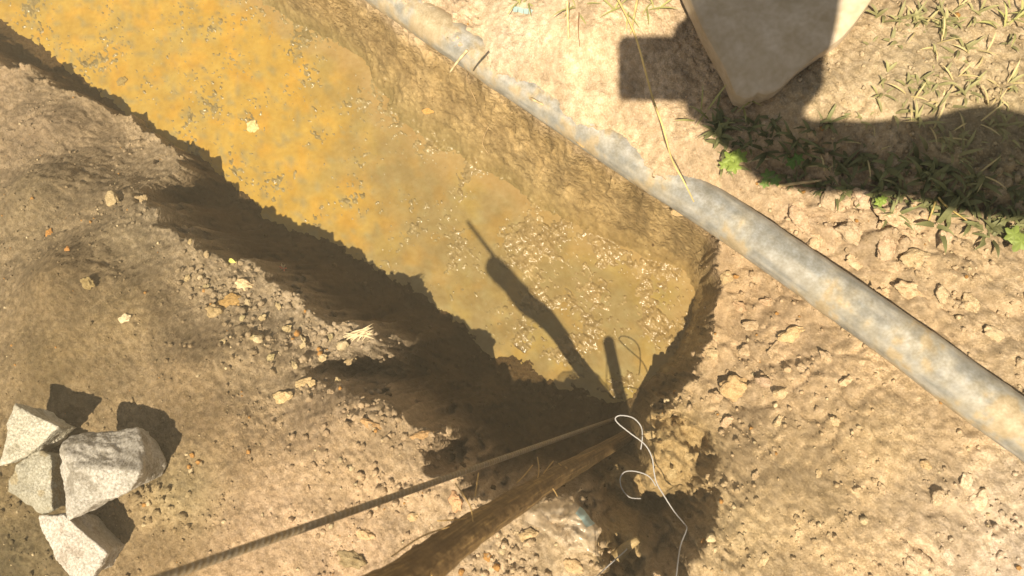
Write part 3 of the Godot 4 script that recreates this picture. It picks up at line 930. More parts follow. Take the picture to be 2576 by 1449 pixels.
func build_lumps() -> void:
	var pale := Color(0.74, 0.65, 0.46)
	lump("pebble", 637, 320, 42, 46, Color(0.80, 0.66, 0.36), "round cream pebble lying in the orange water", "pebble", "", 0.3)
	lump("pebble", 700, 414, 18, 26, Color(0.78, 0.68, 0.5), "small white pebble below the cream pebble in the orange water", "pebble", "", 0.3)
	lump("pebble", 617, 718, 58, 44, Color(0.76, 0.60, 0.40), "pale pinkish pebble on the left rim of the trench", "pebble", "", 0.3)
	lump("clod", 580, 760, 84, 66, Color(0.42, 0.28, 0.12), "smooth ochre clod just below the pale pinkish pebble", "clod", "", 0.45, 0.4, 0.5)
	lump("clod", 535, 785, 70, 60, Color(0.44, 0.34, 0.2), "crumbly grey clod left of the smooth ochre clod", "clod", "", 0.5)
	lump("pebble", 316, 800, 40, 32, Color(0.74, 0.64, 0.47), "white angular chip alone on the smooth left bank", "pebble", "", 0.3)
	lump("pebble", 223, 712, 52, 46, Color(0.30, 0.235, 0.12), "round earth covered pebble sunk in a hole of the left bank", "pebble", "", 0.3)
	lump("brick_fragment", 119, 585, 26, 44, Color(0.46, 0.235, 0.075), "larger orange brick fragment pressed into the left bank", "brick", "", 0.55, 0.1, 0.5)
	lump("brick_fragment", 168, 630, 22, 34, Color(0.44, 0.225, 0.08), "smaller orange brick fragment right of the larger one", "brick", "", 0.55, 0.1, 0.5)
	lump("clod", 285, 505, 52, 78, Color(0.47, 0.38, 0.24), "pale knobbly clod standing on the rim at upper left", "clod", "", 0.3, 0.1)
	lump("clod", 700, 1008, 100, 60, Color(0.62, 0.48, 0.29), "flat pale clod on the left bank beside the dark hollow", "clod", "", 0.5, 0.5, 0.4)
	lump("clod", 760, 968, 90, 40, Color(0.52, 0.40, 0.24), "grey brown slab of earth touching the flat pale clod", "clod", "", 0.45, 0.3, 0.5)
	lump("brick_fragment", 1148, 1262, 40, 66, Color(0.66, 0.42, 0.26), "pinkish brick chip standing between the rod and the pole", "brick", "", 0.3, 0.2, 0.8)
	lump("clod", 1350, 1150, 10, 14, Color(0.6, 0.48, 0.3), "tiny pale chip stuck on the pole", "clod") if false else null
	lump("clod", 920, 1345, 60, 34, Color(0.62, 0.45, 0.28), "pale rounded clod under the rod near the picture's bottom", "clod", "", 0.35)
	lump("clod", 885, 1405, 100, 60, Color(0.33, 0.26, 0.16), "dark brown clod at the picture's bottom left of the pole", "clod", "", 0.45)
	lump("clod", 1040, 1300, 36, 30, Color(0.6, 0.45, 0.28), "small pale clod between the rod and the pole's lower end", "clod", "", 0.4)
	lump("clod", 935, 1070, 70, 34, Color(0.46, 0.30, 0.16), "reddish brown clod on the rim above the rod", "clod", "", 0.4)
	lump("clod", 1062, 1095, 70, 30, Color(0.44, 0.29, 0.155), "reddish lump of earth jutting from the rim into the dark trench", "clod", "", 0.4, 0.2)
	lump("clod", 1850, 975, 90, 80, Color(0.56, 0.41, 0.24), "big square pale clod right of the pit", "clod", "", 0.45, 0.2, 0.6)
	lump("clod", 2000, 840, 100, 46, Color(0.62, 0.47, 0.29), "broad smooth pale clod on the slope below the pipe", "clod", "", 0.5, 0.3, 0.5)
	lump("clod", 1690, 1185, 42, 54, Color(0.46, 0.36, 0.21), "smooth pale clod on the lit ledge in the pit", "clod", "", 0.4)
	lump("clod", 2330, 1170, 30, 26, Color(0.6, 0.45, 0.28), "small round clod in the middle of the right bank", "clod", "", 0.4)
	lump("clod", 1975, 620, 44, 34, Color(0.62, 0.47, 0.29), "pale clod against the lower side of the pipe", "clod", "", 0.4) if false else null
	lump("clod", 1845, 610, 36, 32, Color(0.6, 0.45, 0.27), "pale clod against the lower side of the pipe", "clod", "", 0.4)
	lump("clod", 2005, 690, 28, 20, Color(0.66, 0.5, 0.3), "tiny pale clod under the pipe's lower edge", "clod", "", 0.4)
	lump("clod", 1478, 352, 60, 90, Color(0.52, 0.385, 0.215), "crumbly earth fallen against the lower side of the pipe under the long straw", "clod", "", 0.45, 0.7, 0.5)
	lump("clod", 1725, 518, 80, 44, Color(0.55, 0.41, 0.24), "pale clump of earth on the rim where the pipe comes free", "clod", "", 0.45, 0.3, 0.5)
	lump("clod", 1365, 275, 46, 40, Color(0.42, 0.32, 0.18), "knot of earth and roots on the trench wall under the pipe", "clod", "", 0.35)
	lump("clod", 2330, 240, 60, 50, Color(0.58, 0.46, 0.28), "pale clod among the weeds at upper right", "clod", "", 0.4) if false else null
	lump("clod", 2085, 95, 40, 40, Color(0.56, 0.45, 0.27), "pale clod right of the grey slab", "clod", "", 0.4) if false else null
	lump("pebble", 1612, 905, 16, 12, Color(0.62, 0.42, 0.03), "yellow scrap at the edge of the wet mud by the pit", "scrap", "", 0.3)
	lump("clod", 545, 422, 60, 34, Color(0.62, 0.38, 0.13), "", "") if false else null
	lump("clod", 1082, 277, 52, 30, Color(0.60, 0.36, 0.13), "orange stained lump on the brown trench wall", "clod", "", 0.5, 0.1, 0.4)
	lump("clod", 310, 208, 50, 46, Color(0.35, 0.27, 0.12), "grey brown mud lump standing in the orange water near the left rim", "clod", "", 0.35)
	lump("clod", 1405, 1310, 60, 50, Color(0.58, 0.44, 0.29), "pale clod seen through the clear plastic bag", "clod", "", 0.4)
	lump("clod", 1462, 1362, 50, 60, Color(0.60, 0.46, 0.30), "pale clod holding down the lower edge of the plastic bag", "clod", "", 0.35)
	lump("clod", 1330, 1345, 54, 40, Color(0.56, 0.43, 0.27), "pale clod between the pole and the plastic bag", "clod", "", 0.4)
	lump("clod", 1445, 1425, 60, 44, Color(0.58, 0.44, 0.28), "pale clod below the plastic bag at the picture's bottom", "clod", "", 0.4)
	lump("clod", 1640, 1095, 44, 30, Color(0.44, 0.34, 0.2), "small clod on the upper part of the lit ledge", "clod", "", 0.4)
	lump("clod", 1730, 1150, 40, 34, Color(0.44, 0.34, 0.2), "small clod on the right part of the lit ledge", "clod", "", 0.4)
	# broken, cloddy earth: alike pieces
	var spots := [[2010, 545, 90, 62], [2090, 500, 74, 60], [2175, 505, 84, 66], [2250, 545, 96, 70], [2140, 585, 80, 66], [2050, 610, 60, 46], [2230, 620, 80, 60], [2310, 650, 84, 56], [2380, 600, 50, 44], [2150, 660, 54, 40], [2290, 730, 90, 54], [2230, 745, 46, 36], [2370, 740, 50, 40], [2440, 760, 60, 44], [2500, 840, 54, 40],
		[1830, 700, 40, 50], [1860, 770, 44, 30], [1900, 820, 70, 34], [1950, 880, 60, 34], [1880, 880, 56, 36], [1930, 760, 46, 30], [2080, 900, 50, 32], [2130, 960, 44, 30], [1830, 1060, 40, 32], [1800, 1000, 40, 40], [1920, 960, 44, 34], [1970, 990, 56, 38], [2020, 930, 40, 28], [1790, 890, 36, 44],
		[2460, 1260, 70, 50], [2380, 1390, 60, 46], [2430, 1210, 44, 34], [2360, 1250, 46, 36], [2500, 1380, 56, 40], [2290, 1420, 50, 36], [2100, 1060, 34, 24], [2170, 1140, 30, 22], [2220, 1230, 34, 26], [2060, 1190, 28, 20], [1900, 1200, 34, 24], [1960, 1060, 40, 26], [1860, 1360, 44, 34], [1920, 1410, 40, 30], [2010, 1340, 30, 22]]
	for s in spots:
		var k := rng.randf_range(0.88, 1.1)
		var x := at(s[0], s[1], -0.05)
		var c := Color(control(1, x.x, x.z), control(2, x.x, x.z), control(3, x.x, x.z)) * k * 1.22
		c = Color(snappedf(c.r, 0.03), snappedf(c.g, 0.03), snappedf(c.b, 0.03))
		lump("clod", s[0], s[1], s[2], s[3], c, whereabouts("dry pale clod", s[0], s[1], s[2]), "clod", "dry clods on the right bank", 0.42, rng.randf_range(0.0, 3.0), 0.6)
	for s in [[470, 700, 30, 22], [520, 640, 26, 20], [660, 800, 34, 26], [720, 830, 40, 30], [700, 770, 28, 22], [760, 860, 40, 32], [810, 900, 36, 28], [640, 850, 30, 22], [610, 800, 24, 20], [830, 850, 30, 22], [900, 910, 40, 26], [560, 860, 24, 18], [860, 960, 30, 22], [680, 900, 36, 26], [740, 920, 32, 24], [400, 520, 40, 30], [370, 510, 34, 26], [440, 570, 30, 24], [590, 660, 22, 18], [480, 610, 26, 20], [520, 720, 22, 18]]:
		var c := Color(0.47, 0.39, 0.24) * rng.randf_range(0.85, 1.12)
		c = Color(snappedf(c.r, 0.03), snappedf(c.g, 0.03), snappedf(c.b, 0.03))
		lump("clod", s[0], s[1], s[2], s[3], c, whereabouts("grey crumbly clod", s[0], s[1], s[2]), "clod", "grey clods along the left rim", 0.35, rng.randf_range(0.0, 3.0), 0.75)

# loose crumbs of earth: nobody could count them
func build_crumbs() -> void:
	var mm := MultiMesh.new()
	mm.transform_format = MultiMesh.TRANSFORM_3D
	mm.use_colors = true
	var st := start()
	var a := noise(1.3, 2, 140)
	ball(st, 3, func(dir: Vector3) -> Vector3: return dir * (1.0 + 0.6 * a.get_noise_3dv(dir)))
	mm.mesh = done(st)
	var items := []
	var tries := 0
	while items.size() < 9500 and tries < 90000:
		tries += 1
		var x := rng.randf_range(-1.0, 0.52)
		var z := rng.randf_range(-0.65, 0.36)
		var dl := sample(d_lip, cw, chh, CS, x, z)
		if dl < -0.01:
			if rng.randf() > 0.10 or sample(d_floor, cw, chh, CS, x, z) < 0.01:
				continue
		var amp := control(5, x, z)
		if rng.randf() > clampf((amp - 0.0006) / 0.006, 0.05, 1.0) * clampf(0.6 + 1.6 * n_mid.get_noise_2d(x, z), 0.05, 1.0):
			continue
		var size := 0.0011 + 0.0042 * pow(rng.randf(), 3.0)
		if rng.randf() < 0.04:
			size *= 1.6
		size *= clampf(amp / 0.0065, 0.35, 0.9)
		items.append([x, z, size, dl])
	mm.instance_count = items.size()
	for k in items.size():
		var x: float = items[k][0]
		var z: float = items[k][1]
		var s: float = items[k][2]
		var b := Basis.from_euler(Vector3(rng.randf() * 6.0, rng.randf() * 6.0, rng.randf() * 6.0)).scaled_local(Vector3(s * rng.randf_range(0.7, 1.3), s * 0.8, s))
		mm.set_instance_transform(k, Transform3D(b, Vector3(x, height(x, z) + s * 0.25, z)))
		var c := Color(control(1, x, z), control(2, x, z), control(3, x, z))
		var t := rng.randf_range(0.95, 1.3)
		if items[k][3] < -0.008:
			c = Color(0.12, 0.08, 0.04)  # crumbs inside the trench: its shade is put into their colour
		elif rng.randf() < 0.06:
			c = Color(0.62, 0.52, 0.36)
			t = rng.randf_range(0.8, 1.1)
		elif rng.randf() < 0.04:
			c = Color(0.45, 0.25, 0.09)
			t = 1.0
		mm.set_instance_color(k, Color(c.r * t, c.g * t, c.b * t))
	var o := MultiMeshInstance3D.new()
	o.multimesh = mm
	o.material_override = M.clod
	o.name = numbered("soil_crumbs")
	add_child(o)
	tag(o, "loose crumbs of dry earth and grit scattered over both banks", "soil", "", "stuff")

func build_slab() -> void:
	var edge := [[1722, -30], [1745, 20], [1768, 72], [1800, 130], [1826, 176], [1842, 218], [1852, 238], [1872, 247], [1893, 244], [1906, 232], [1922, 238], [1948, 232], [1972, 214], [2005, 182], [2048, 145], [2082, 122], [2120, 92], [2150, 58], [2196, -6], [2215, -40], [2200, -260], [1640, -260]]
	var top := 0.008
	var pts := []
	for q in edge:
		pts.append(at(q[0], q[1], top - 0.020 * clampf(q[1] / 240.0, 0.0, 1.0)))
	var st := start()
	var mid := Vector3.ZERO
	for p in pts:
		mid += p
	mid /= pts.size()
	var n := pts.size()
	var wav := noise(8.0, 4, 81)
	var fine := noise(120.0, 2, 82)
	var tint := func(p: Vector3) -> Color:
		var v := clampf(0.5 + wav.get_noise_3dv(p) * 0.9 + fine.get_noise_3dv(p) * 0.4, 0, 1)
		return Color(0.54, 0.46, 0.37).lerp(Color(0.64, 0.55, 0.45), v)
	var rings := [[1.0, -0.03], [1.0, -0.0012], [0.995, 0.0], [0.9, 0.0004], [0.75, 0.0012], [0.5, 0.0016], [0.25, 0.0018]]
	for r in rings.size():
		for i in n:
			var i2 := (i + 1) % n
			var a: Vector3 = mid + (pts[i] - mid) * rings[r][0] + Vector3(0, rings[r][1], 0)
			var b: Vector3 = mid + (pts[i2] - mid) * rings[r][0] + Vector3(0, rings[r][1], 0)
			var last := r == rings.size() - 1
			var c: Vector3 = mid + Vector3(0, 0.002, 0) if last else mid + (pts[i2] - mid) * rings[r + 1][0] + Vector3(0, rings[r + 1][1], 0)
			var d: Vector3 = c if last else mid + (pts[i] - mid) * rings[r + 1][0] + Vector3(0, rings[r + 1][1], 0)
			for p in ([a, d, b] if last else [a, d, c, a, c, b]):
				st.set_color(tint.call(p))
				st.add_vertex(p + Vector3(0, 0.0008 * wav.get_noise_3dv(p * 3.0), 0))
	tag(obj("stone_slab", done(st), M.slab), "smooth flat grey slab with a narrow broken tip at the top of the picture", "slab")

# a flat blade from foot to tip, bent over; width in metres
func blade(st: SurfaceTool, foot: Vector3, tip: Vector3, lift: float, width: float, c: Color, n := 6) -> void:
	var side := (tip - foot).cross(Vector3.UP).normalized() * width * 0.5
	var prev := []
	for i in n + 1:
		var t := float(i) / n
		var p := foot.lerp(tip, t) + Vector3.UP * lift * sin(t * PI * 0.85)
		var w := sin(PI * clampf(0.18 + t * 0.82, 0, 1))
		var cur := [p - side * w, p + Vector3.UP * -width * 0.18 * w, p + side * w]
		if i > 0:
			for e in 2:
				st.set_color(c.lerp(c * 1.2, t))
				quad(st, prev[e], cur[e], cur[e + 1], prev[e + 1])
		prev = cur

func weed(u: float, v: float, count: int, reach: float, c: Color, label: String, group := "", width := 0.004, called := "weed", category := "weed") -> void:
	var p := on(u, v)
	var st := start()
	var a0 := rng.randf() * TAU
	for k in count:
		var a := a0 + TAU * k / count + rng.randf_range(-0.35, 0.35)
		var r := reach * rng.randf_range(0.65, 1.15)
		var tip := Vector3(cos(a) * r, rng.randf_range(0.15, 0.6) * r, sin(a) * r)
		var foot := Vector3(rng.randf_range(-0.3, 0.3) * reach, -0.002, rng.randf_range(-0.3, 0.3) * reach)
		blade(st, foot, foot + tip, r * rng.randf_range(0.1, 0.35), width * rng.randf_range(0.8, 1.2), c * rng.randf_range(0.8, 1.2))
	var o := obj(called, done(st, false), M.leaf)
	o.position = p
	tag(o, label, category, group)

# a lobed leaf, each leaf a part of its plant
func leafy(u: float, v: float, spots: Array, c: Color, label: String) -> void:
	var p := on(u, v)
	var root := thing("seedling", label, "plant", p)
	for s in spots:
		var q := at(s[0], s[1], p.y + float(s[2])) - p
		var size: float = s[3]
		var ang: float = s[4]
		var st := start()
		var rim := []
		var n := 22
		for i in n:
			var a := TAU * i / n
			var r := size * (0.72 + 0.22 * cos(a * 5.0) + 0.10 * cos(a))
			rim.append(q + Vector3(cos(a + ang) * r, 0.12 * size * cos(a * 5.0) - 0.25 * r * r / size, sin(a + ang) * r))
		for i in n:
			st.set_color(c * (0.85 + 0.3 * float(i % 4) / 3.0))
			tri(st, q + Vector3(0, 0.1 * size, 0), rim[i], rim[(i + 1) % n])
		obj("leaf", done(st, true), M.leaf, root)
	var st2 := start()
	for s in spots:
		var q := at(s[0], s[1], p.y + float(s[2])) - p
		tube(st2, spline([Vector3(0, -0.003, 0), q * 0.5 + Vector3(0, 0.004, 0), q], 8), func(i: int, phi: float) -> float: return 0.0008, 5, func(pp: Vector3, phi: float, i: int) -> Color: return Color(0.28, 0.30, 0.10))
	obj("stem", done(st2), M.straw, root)

func straw(line: Array, r: float, c: Color, label: String, group := "", called := "straw", category := "straw") -> void:
	var p3 := []
	for q in line:
		p3.append(at(q[0], q[1], q[2]) if q.size() > 3 else on(q[0], q[1], q[2]))
	var st := start()
	var n := 36
	tube(st, spline(p3, n), func(i: int, phi: float) -> float: return r * lerpf(1.15, 0.6, float(i) / n) * (1.0 + 0.1 * sin(phi * 2.0)), 6, func(p: Vector3, phi: float, i: int) -> Color: return c * (0.9 + 0.2 * sin(i * 0.7)))
	tag(obj(called, done(st), M.straw), label, category, group)

func build_plants() -> void:
	var dry := Color(0.55, 0.43, 0.20)
	straw([[1548, 10, 0.02], [1566, 55, 0.035], [1600, 140, 0.045], [1640, 240, 0.055, 1], [1668, 320, 0.055, 1], [1690, 400, 0.05, 1], [1718, 452, 0.044, 1], [1746, 508, 0.036, 1]], 0.0012, Color(0.68, 0.52, 0.22), "long bent yellow straw lying across the pipe from the slab's shadow")
	straw([[1605, 10, 0.02], [1596, 50, 0.012], [1586, 90, 0.003]], 0.0016, dry, "short dry stalk at the top edge beside the long straw")
	straw([[1430, 20, 0.015], [1430, 60, 0.008], [1431, 100, 0.002]], 0.0014, Color(0.72, 0.58, 0.3), "upright pale straw at the picture's top edge")
	straw([[1457, 36, 0.004], [1455, 80, 0.002], [1459, 120, 0.001]], 0.0006, Color(0.24, 0.13, 0.07), "thin dark root hanging right of the upright pale straw")
	straw([[1955, 470, 0.004], [2010, 464, 0.006], [2065, 456, 0.004]], 0.0021, Color(0.64, 0.48, 0.26), "thick pale twig right of the green seedlings")
	straw([[1872, 412, 0.006], [1900, 408, 0.008], [1935, 402, 0.004]], 0.0013, Color(0.6, 0.5, 0.32), "short pale stem beside the brightest seedling")
	straw([[2355, 500, 0.006], [2372, 525, 0.01], [2408, 548, 0.008], [2450, 570, 0.003]], 0.0011, Color(0.5, 0.38, 0.14), "dry yellow root curling over the clods at right")
	straw([[2352, 500, 0.004], [2340, 530, 0.008], [2332, 560, 0.003]], 0.0011, Color(0.5, 0.38, 0.14), "shorter dry root hanging beside the curling one")
	straw([[1545, 1405, 0.12], [1562, 1385, 0.10], [1582, 1368, 0.10], [1606, 1356, 0.10]], 0.0058, Color(0.36, 0.29, 0.15), "short dead twig lit in the dark pit near the picture's bottom", "", "twig", "twig") if false else null
	# fine roots on the trench wall
	for q in [[[1190, 170], [1175, 200], [1200, 260], [1215, 300]], [[1300, 240], [1330, 270], [1380, 300], [1400, 330]], [[1230, 320], [1215, 360], [1230, 390]], [[1290, 285], [1260, 300], [1240, 320]]]:
		var line := []
		for e in q:
			line.append([e[0], e[1], 0.003])
		straw(line, 0.0005, Color(0.55, 0.4, 0.22), whereabouts("thin pale root", q[0][0], q[0][1], 0), "thin roots on the trench wall", "root", "root")
	straw([[1172, 195, 0.004], [1135, 182, 0.012], [1090, 128, 0.004]], 0.0016, Color(0.6, 0.5, 0.33), "short pale twig sticking out over the pipe's far end") if false else straw([[1176, 126, 0.024, 1], [1152, 154, 0.016, 1], [1132, 182, 0.004, 1]], 0.0016, Color(0.6, 0.48, 0.3), "short pale twig across the far end of the pipe")
	straw([[1330, 250, 0.01], [1345, 262, 0.015], [1372, 270, 0.006]], 0.0020, Color(0.55, 0.42, 0.25), "crooked pale root stump on the wall under the pipe", "", "root", "root")
	leafy(1842, 405, [[1838, 398, 0.02, 0.0125, 0.3], [1862, 392, 0.024, 0.011, 2.0], [1848, 420, 0.022, 0.010, 4.0], [1822, 412, 0.018, 0.008, 1.0]], Color(0.20, 0.27, 0.05), "bright green lobed seedling beside the pipe")
	leafy(1938, 448, [[1932, 440, 0.014, 0.010, 0.8], [1952, 452, 0.016, 0.008, 2.5], [1925, 462, 0.012, 0.007, 4.4]], Color(0.16, 0.24, 0.06), "duller green seedling right of the bright one by the pipe")
	leafy(1998, 410, [[1992, 408, 0.014, 0.009, 0.2], [2010, 398, 0.016, 0.008, 2.9]], Color(0.13, 0.22, 0.05), "small seedling at the edge of the shadow above the twig")
	leafy(2560, 600, [[2550, 590, 0.02, 0.012, 0.2], [2568, 608, 0.02, 0.012, 2.2]], Color(0.19, 0.25, 0.06), "green seedling at the right edge of the picture")
	leafy(2215, 505, [[2212, 508, 0.012, 0.007, 0.2], [2222, 500, 0.014, 0.006, 2.2]], Color(0.2, 0.28, 0.05), "tiny green sprout among the clods at right")
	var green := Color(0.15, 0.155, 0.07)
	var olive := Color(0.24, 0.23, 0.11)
	for s in [[2280, 70], [2330, 130], [2390, 60], [2430, 150], [2340, 215], [2420, 250], [2480, 190], [2500, 290], [2390, 310], [2450, 380], [2530, 330], [2260, 180], [2520, 420], [2470, 60], [2370, 380], [2310, 300]]:
		weed(s[0] + rng.randf_range(-30, 30), s[1] + rng.randf_range(-25, 25), 4 + rng.randi() % 4, rng.randf_range(0.012, 0.024), olive * rng.randf_range(0.8, 1.1), whereabouts("dusty green weed", s[0], s[1], 0), "dusty weeds at upper right", 0.003)
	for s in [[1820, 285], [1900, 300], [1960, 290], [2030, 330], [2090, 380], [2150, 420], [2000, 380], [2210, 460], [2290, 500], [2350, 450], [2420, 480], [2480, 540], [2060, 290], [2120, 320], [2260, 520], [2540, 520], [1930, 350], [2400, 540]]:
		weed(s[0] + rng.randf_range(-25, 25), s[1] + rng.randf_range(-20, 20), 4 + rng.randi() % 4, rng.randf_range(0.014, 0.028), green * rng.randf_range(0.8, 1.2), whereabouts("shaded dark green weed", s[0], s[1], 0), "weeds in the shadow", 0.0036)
	for s in [[1890, 250], [1770, 300], [2530, 60], [2565, 30], [1560, 20], [1630, 10], [1310, 5], [1450, 4]]:
		weed(s[0], s[1], 7, 0.034, Color(0.30, 0.30, 0.12), whereabouts("thin grass tuft", s[0], s[1], 0), "grass tufts at the top and right", 0.0022, "grass_tuft", "grass")
	for s in [[2300, 60], [2360, 110], [2410, 200], [2460, 120], [2290, 250], [2440, 310], [2500, 250], [2340, 330], [2530, 220], [2400, 20], [2370, 260], [2460, 440], [2080, 420], [2180, 380]]:
		weed(s[0], s[1], 4, rng.randf_range(0.015, 0.03), Color(0.46, 0.38, 0.20), whereabouts("dry straw coloured tuft", s[0], s[1], 0), "dry tufts at upper right", 0.0018, "dry_tuft", "dry grass")
	for k in 34:
		var s := [rng.randf_range(2150, 2576), rng.randf_range(0, 470)]
		if s[0] - 2150 < 60 and s[1] < 100:
			continue
		weed(s[0], s[1], 3 + rng.randi() % 5, rng.randf_range(0.010, 0.022), olive * rng.randf_range(0.7, 1.15), whereabouts("dusty green weed", s[0], s[1], 0), "dusty weeds at upper right", rng.randf_range(0.002, 0.0042))
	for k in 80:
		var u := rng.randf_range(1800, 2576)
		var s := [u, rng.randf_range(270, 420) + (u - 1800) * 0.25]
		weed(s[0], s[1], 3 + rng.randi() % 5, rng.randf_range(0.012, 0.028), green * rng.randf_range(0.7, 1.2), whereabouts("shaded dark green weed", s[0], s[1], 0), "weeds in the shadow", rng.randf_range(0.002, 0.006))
	# tuft of dry roots on the left rim
	var p := on(900, 848)
	var st := start()
	for k in 26:
		var a := rng.randf_range(-0.5, 0.35)
		var r := rng.randf_range(0.012, 0.030)
		blade(st, Vector3(rng.randf_range(-0.02, 0.01), 0, rng.randf_range(-0.006, 0.006)), Vector3(cos(a) * r, rng.randf_range(0.004, 0.016), sin(a) * r - 0.003), 0.003, 0.0016, Color(0.60, 0.50, 0.33) * rng.randf_range(0.8, 1.1), 4)
	var o := obj("root_tuft", done(st, false), M.straw)
	o.position = p + Vector3(0, 0.002, 0)
	tag(o, "frayed pale tuft of dry roots sticking out from the left rim", "root")
	# scraps
	p = on(713, 676, 0.006)
	st = start()
	for k in 7:
		var a := TAU * k / 7.0
		blade(st, Vector3.ZERO, Vector3(cos(a), 0.3, sin(a)) * rng.randf_range(0.005, 0.008), 0.002, 0.0028, Color(0.60, 0.20, 0.13) if k < 5 else Color(0.55, 0.45, 0.3), 4)
	o = obj("flower_scrap", done(st, false), M.leaf)
	o.position = p
	tag(o, "small pinkish red flower scrap hanging in the dark of the trench wall", "flower")
	p = on(590, 658, 0.004)
	st = start()
	blade(st, Vector3(-0.006, 0, -0.002), Vector3(0.006, 0.002, 0.003), 0.003, 0.006, Color(0.60, 0.58, 0.16), 5)
	o = obj("leaf_scrap", done(st, false), M.leaf)
	o.position = p
	tag(o, "small yellow leaf scrap on the left rim above the pale pebble", "leaf")
	p = on(1318, 27, 0.003)
	st = start()
	for k in 4:
		var x0 := -0.014 + k * 0.007
		quad(st, Vector3(x0, 0.002 * (k % 2), -0.006 + 0.002 * k), Vector3(x0 + 0.007, 0.002 * ((k + 1) % 2), -0.004 + 0.002 * k), Vector3(x0 + 0.006, 0.002 * ((k + 1) % 2) - 0.001, 0.003 + 0.002 * k), Vector3(x0, 0.002 * (k % 2) - 0.001, 0.001 + 0.002 * k))
	o = obj("plastic_scrap", done(st, false), M.blue_film)
	o.position = p
	tag(o, "torn strip of pale turquoise plastic on the earth at the top edge", "plastic")

func build_bag() -> void:
	# crumpled clear film draped on the rim beside the pole
	var rim := [[1408, 1258], [1440, 1262], [1470, 1285], [1486, 1308], [1512, 1336], [1498, 1368], [1508, 1402], [1480, 1390], [1440, 1396], [1410, 1372], [1375, 1345], [1345, 1322], [1318, 1312], [1322, 1280], [1350, 1270]]
	var c := Vector3.ZERO
	var pts := []
	for q in rim:
		var p := at(q[0], q[1], 0.008)
		pts.append(p)
		c += p
	c /= rim.size()
	var crease := noise(34.0, 3, 91)
	var root := thing("plastic_bag", "crumpled clear plastic bag lying on the rim right of the wooden pole", "plastic bag", c)
	var st := start()
	var blue := start()
	var n := pts.size() * 5
	var rings := 16
	var grid := []
	for r in rings + 1:
		for i in n:
			var f := float(i) / 5.0
			var k := int(f)
			var e: Vector3 = pts[k % pts.size()].lerp(pts[(k + 1) % pts.size()], f - k)
			var t := float(r) / rings
			var p: Vector3 = c.lerp(e, t)
			var fold := absf(crease.get_noise_2d(p.x, p.z))
			p.y = maxf(height(p.x, p.z), 0.0) + 0.005 + 0.044 * fold * (1.15 - t) + 0.016 * sin(t * PI)
			if r == rings:
				p.y -= 0.003
			grid.append(p - c)
	for r in rings:
		for i in n:
			var i2 := (i + 1) % n
			var edge := r >= rings - 4 and i >= 8 and i < 17
			var to := blue if edge else st
			quad(to, grid[r * n + i], grid[(r + 1) * n + i], grid[(r + 1) * n + i2], grid[r * n + i2])
	obj("film", done(st), M.film, root)
	var b := obj("printed_edge", done(blue), M.blue_film, root)
	b.set_meta("label", "pale blue printed patch on the bag's edge")

func build_stake() -> void:
	var foot := at(1600, 1512, -0.05)
	var tip := at(1474, 1518, 0.2)
	var st := start()
	var g := noise(30.0, 2, 95)
	tube(st, spline([foot, foot.lerp(tip, 0.5), tip], 24), func(i: int, phi: float) -> float: return 0.0085 * (1.0 + 0.1 * g.get_noise_2d(phi, i * 0.05)), 12, func(p: Vector3, phi: float, i: int) -> Color: return Color(0.25, 0.16, 0.07) * (1.0 + 0.5 * g.get_noise_3dv(p)))
	tag(obj("wooden_stake", done(st), M.wood), "short wooden stake on the bank below the plastic bag that holds the string", "stake")
	st = start()
	var line := [at(1552, 1402, -0.052), at(1570, 1383, -0.05), at(1588, 1368, -0.048), at(1606, 1357, -0.046)]
	tube(st, spline(line, 20), func(i: int, phi: float) -> float: return lerpf(0.0075, 0.0035, i / 20.0), 10, func(p: Vector3, phi: float, i: int) -> Color: return Color(0.42, 0.32, 0.17) * (1.0 + 0.4 * g.get_noise_3dv(p * 2.0)))
	tag(obj("twig", done(st), M.wood), "short thick dead twig in the pit at the picture's bottom", "twig")

# ---------------------------------------------------------------- the photographer, whose shadow falls across the right bank
func smin(a: float, b: float, k: float) -> float:
	var h := clampf(0.5 + 0.5 * (b - a) / k, 0.0, 1.0)
	return lerpf(b, a, h) - k * h * (1.0 - h)

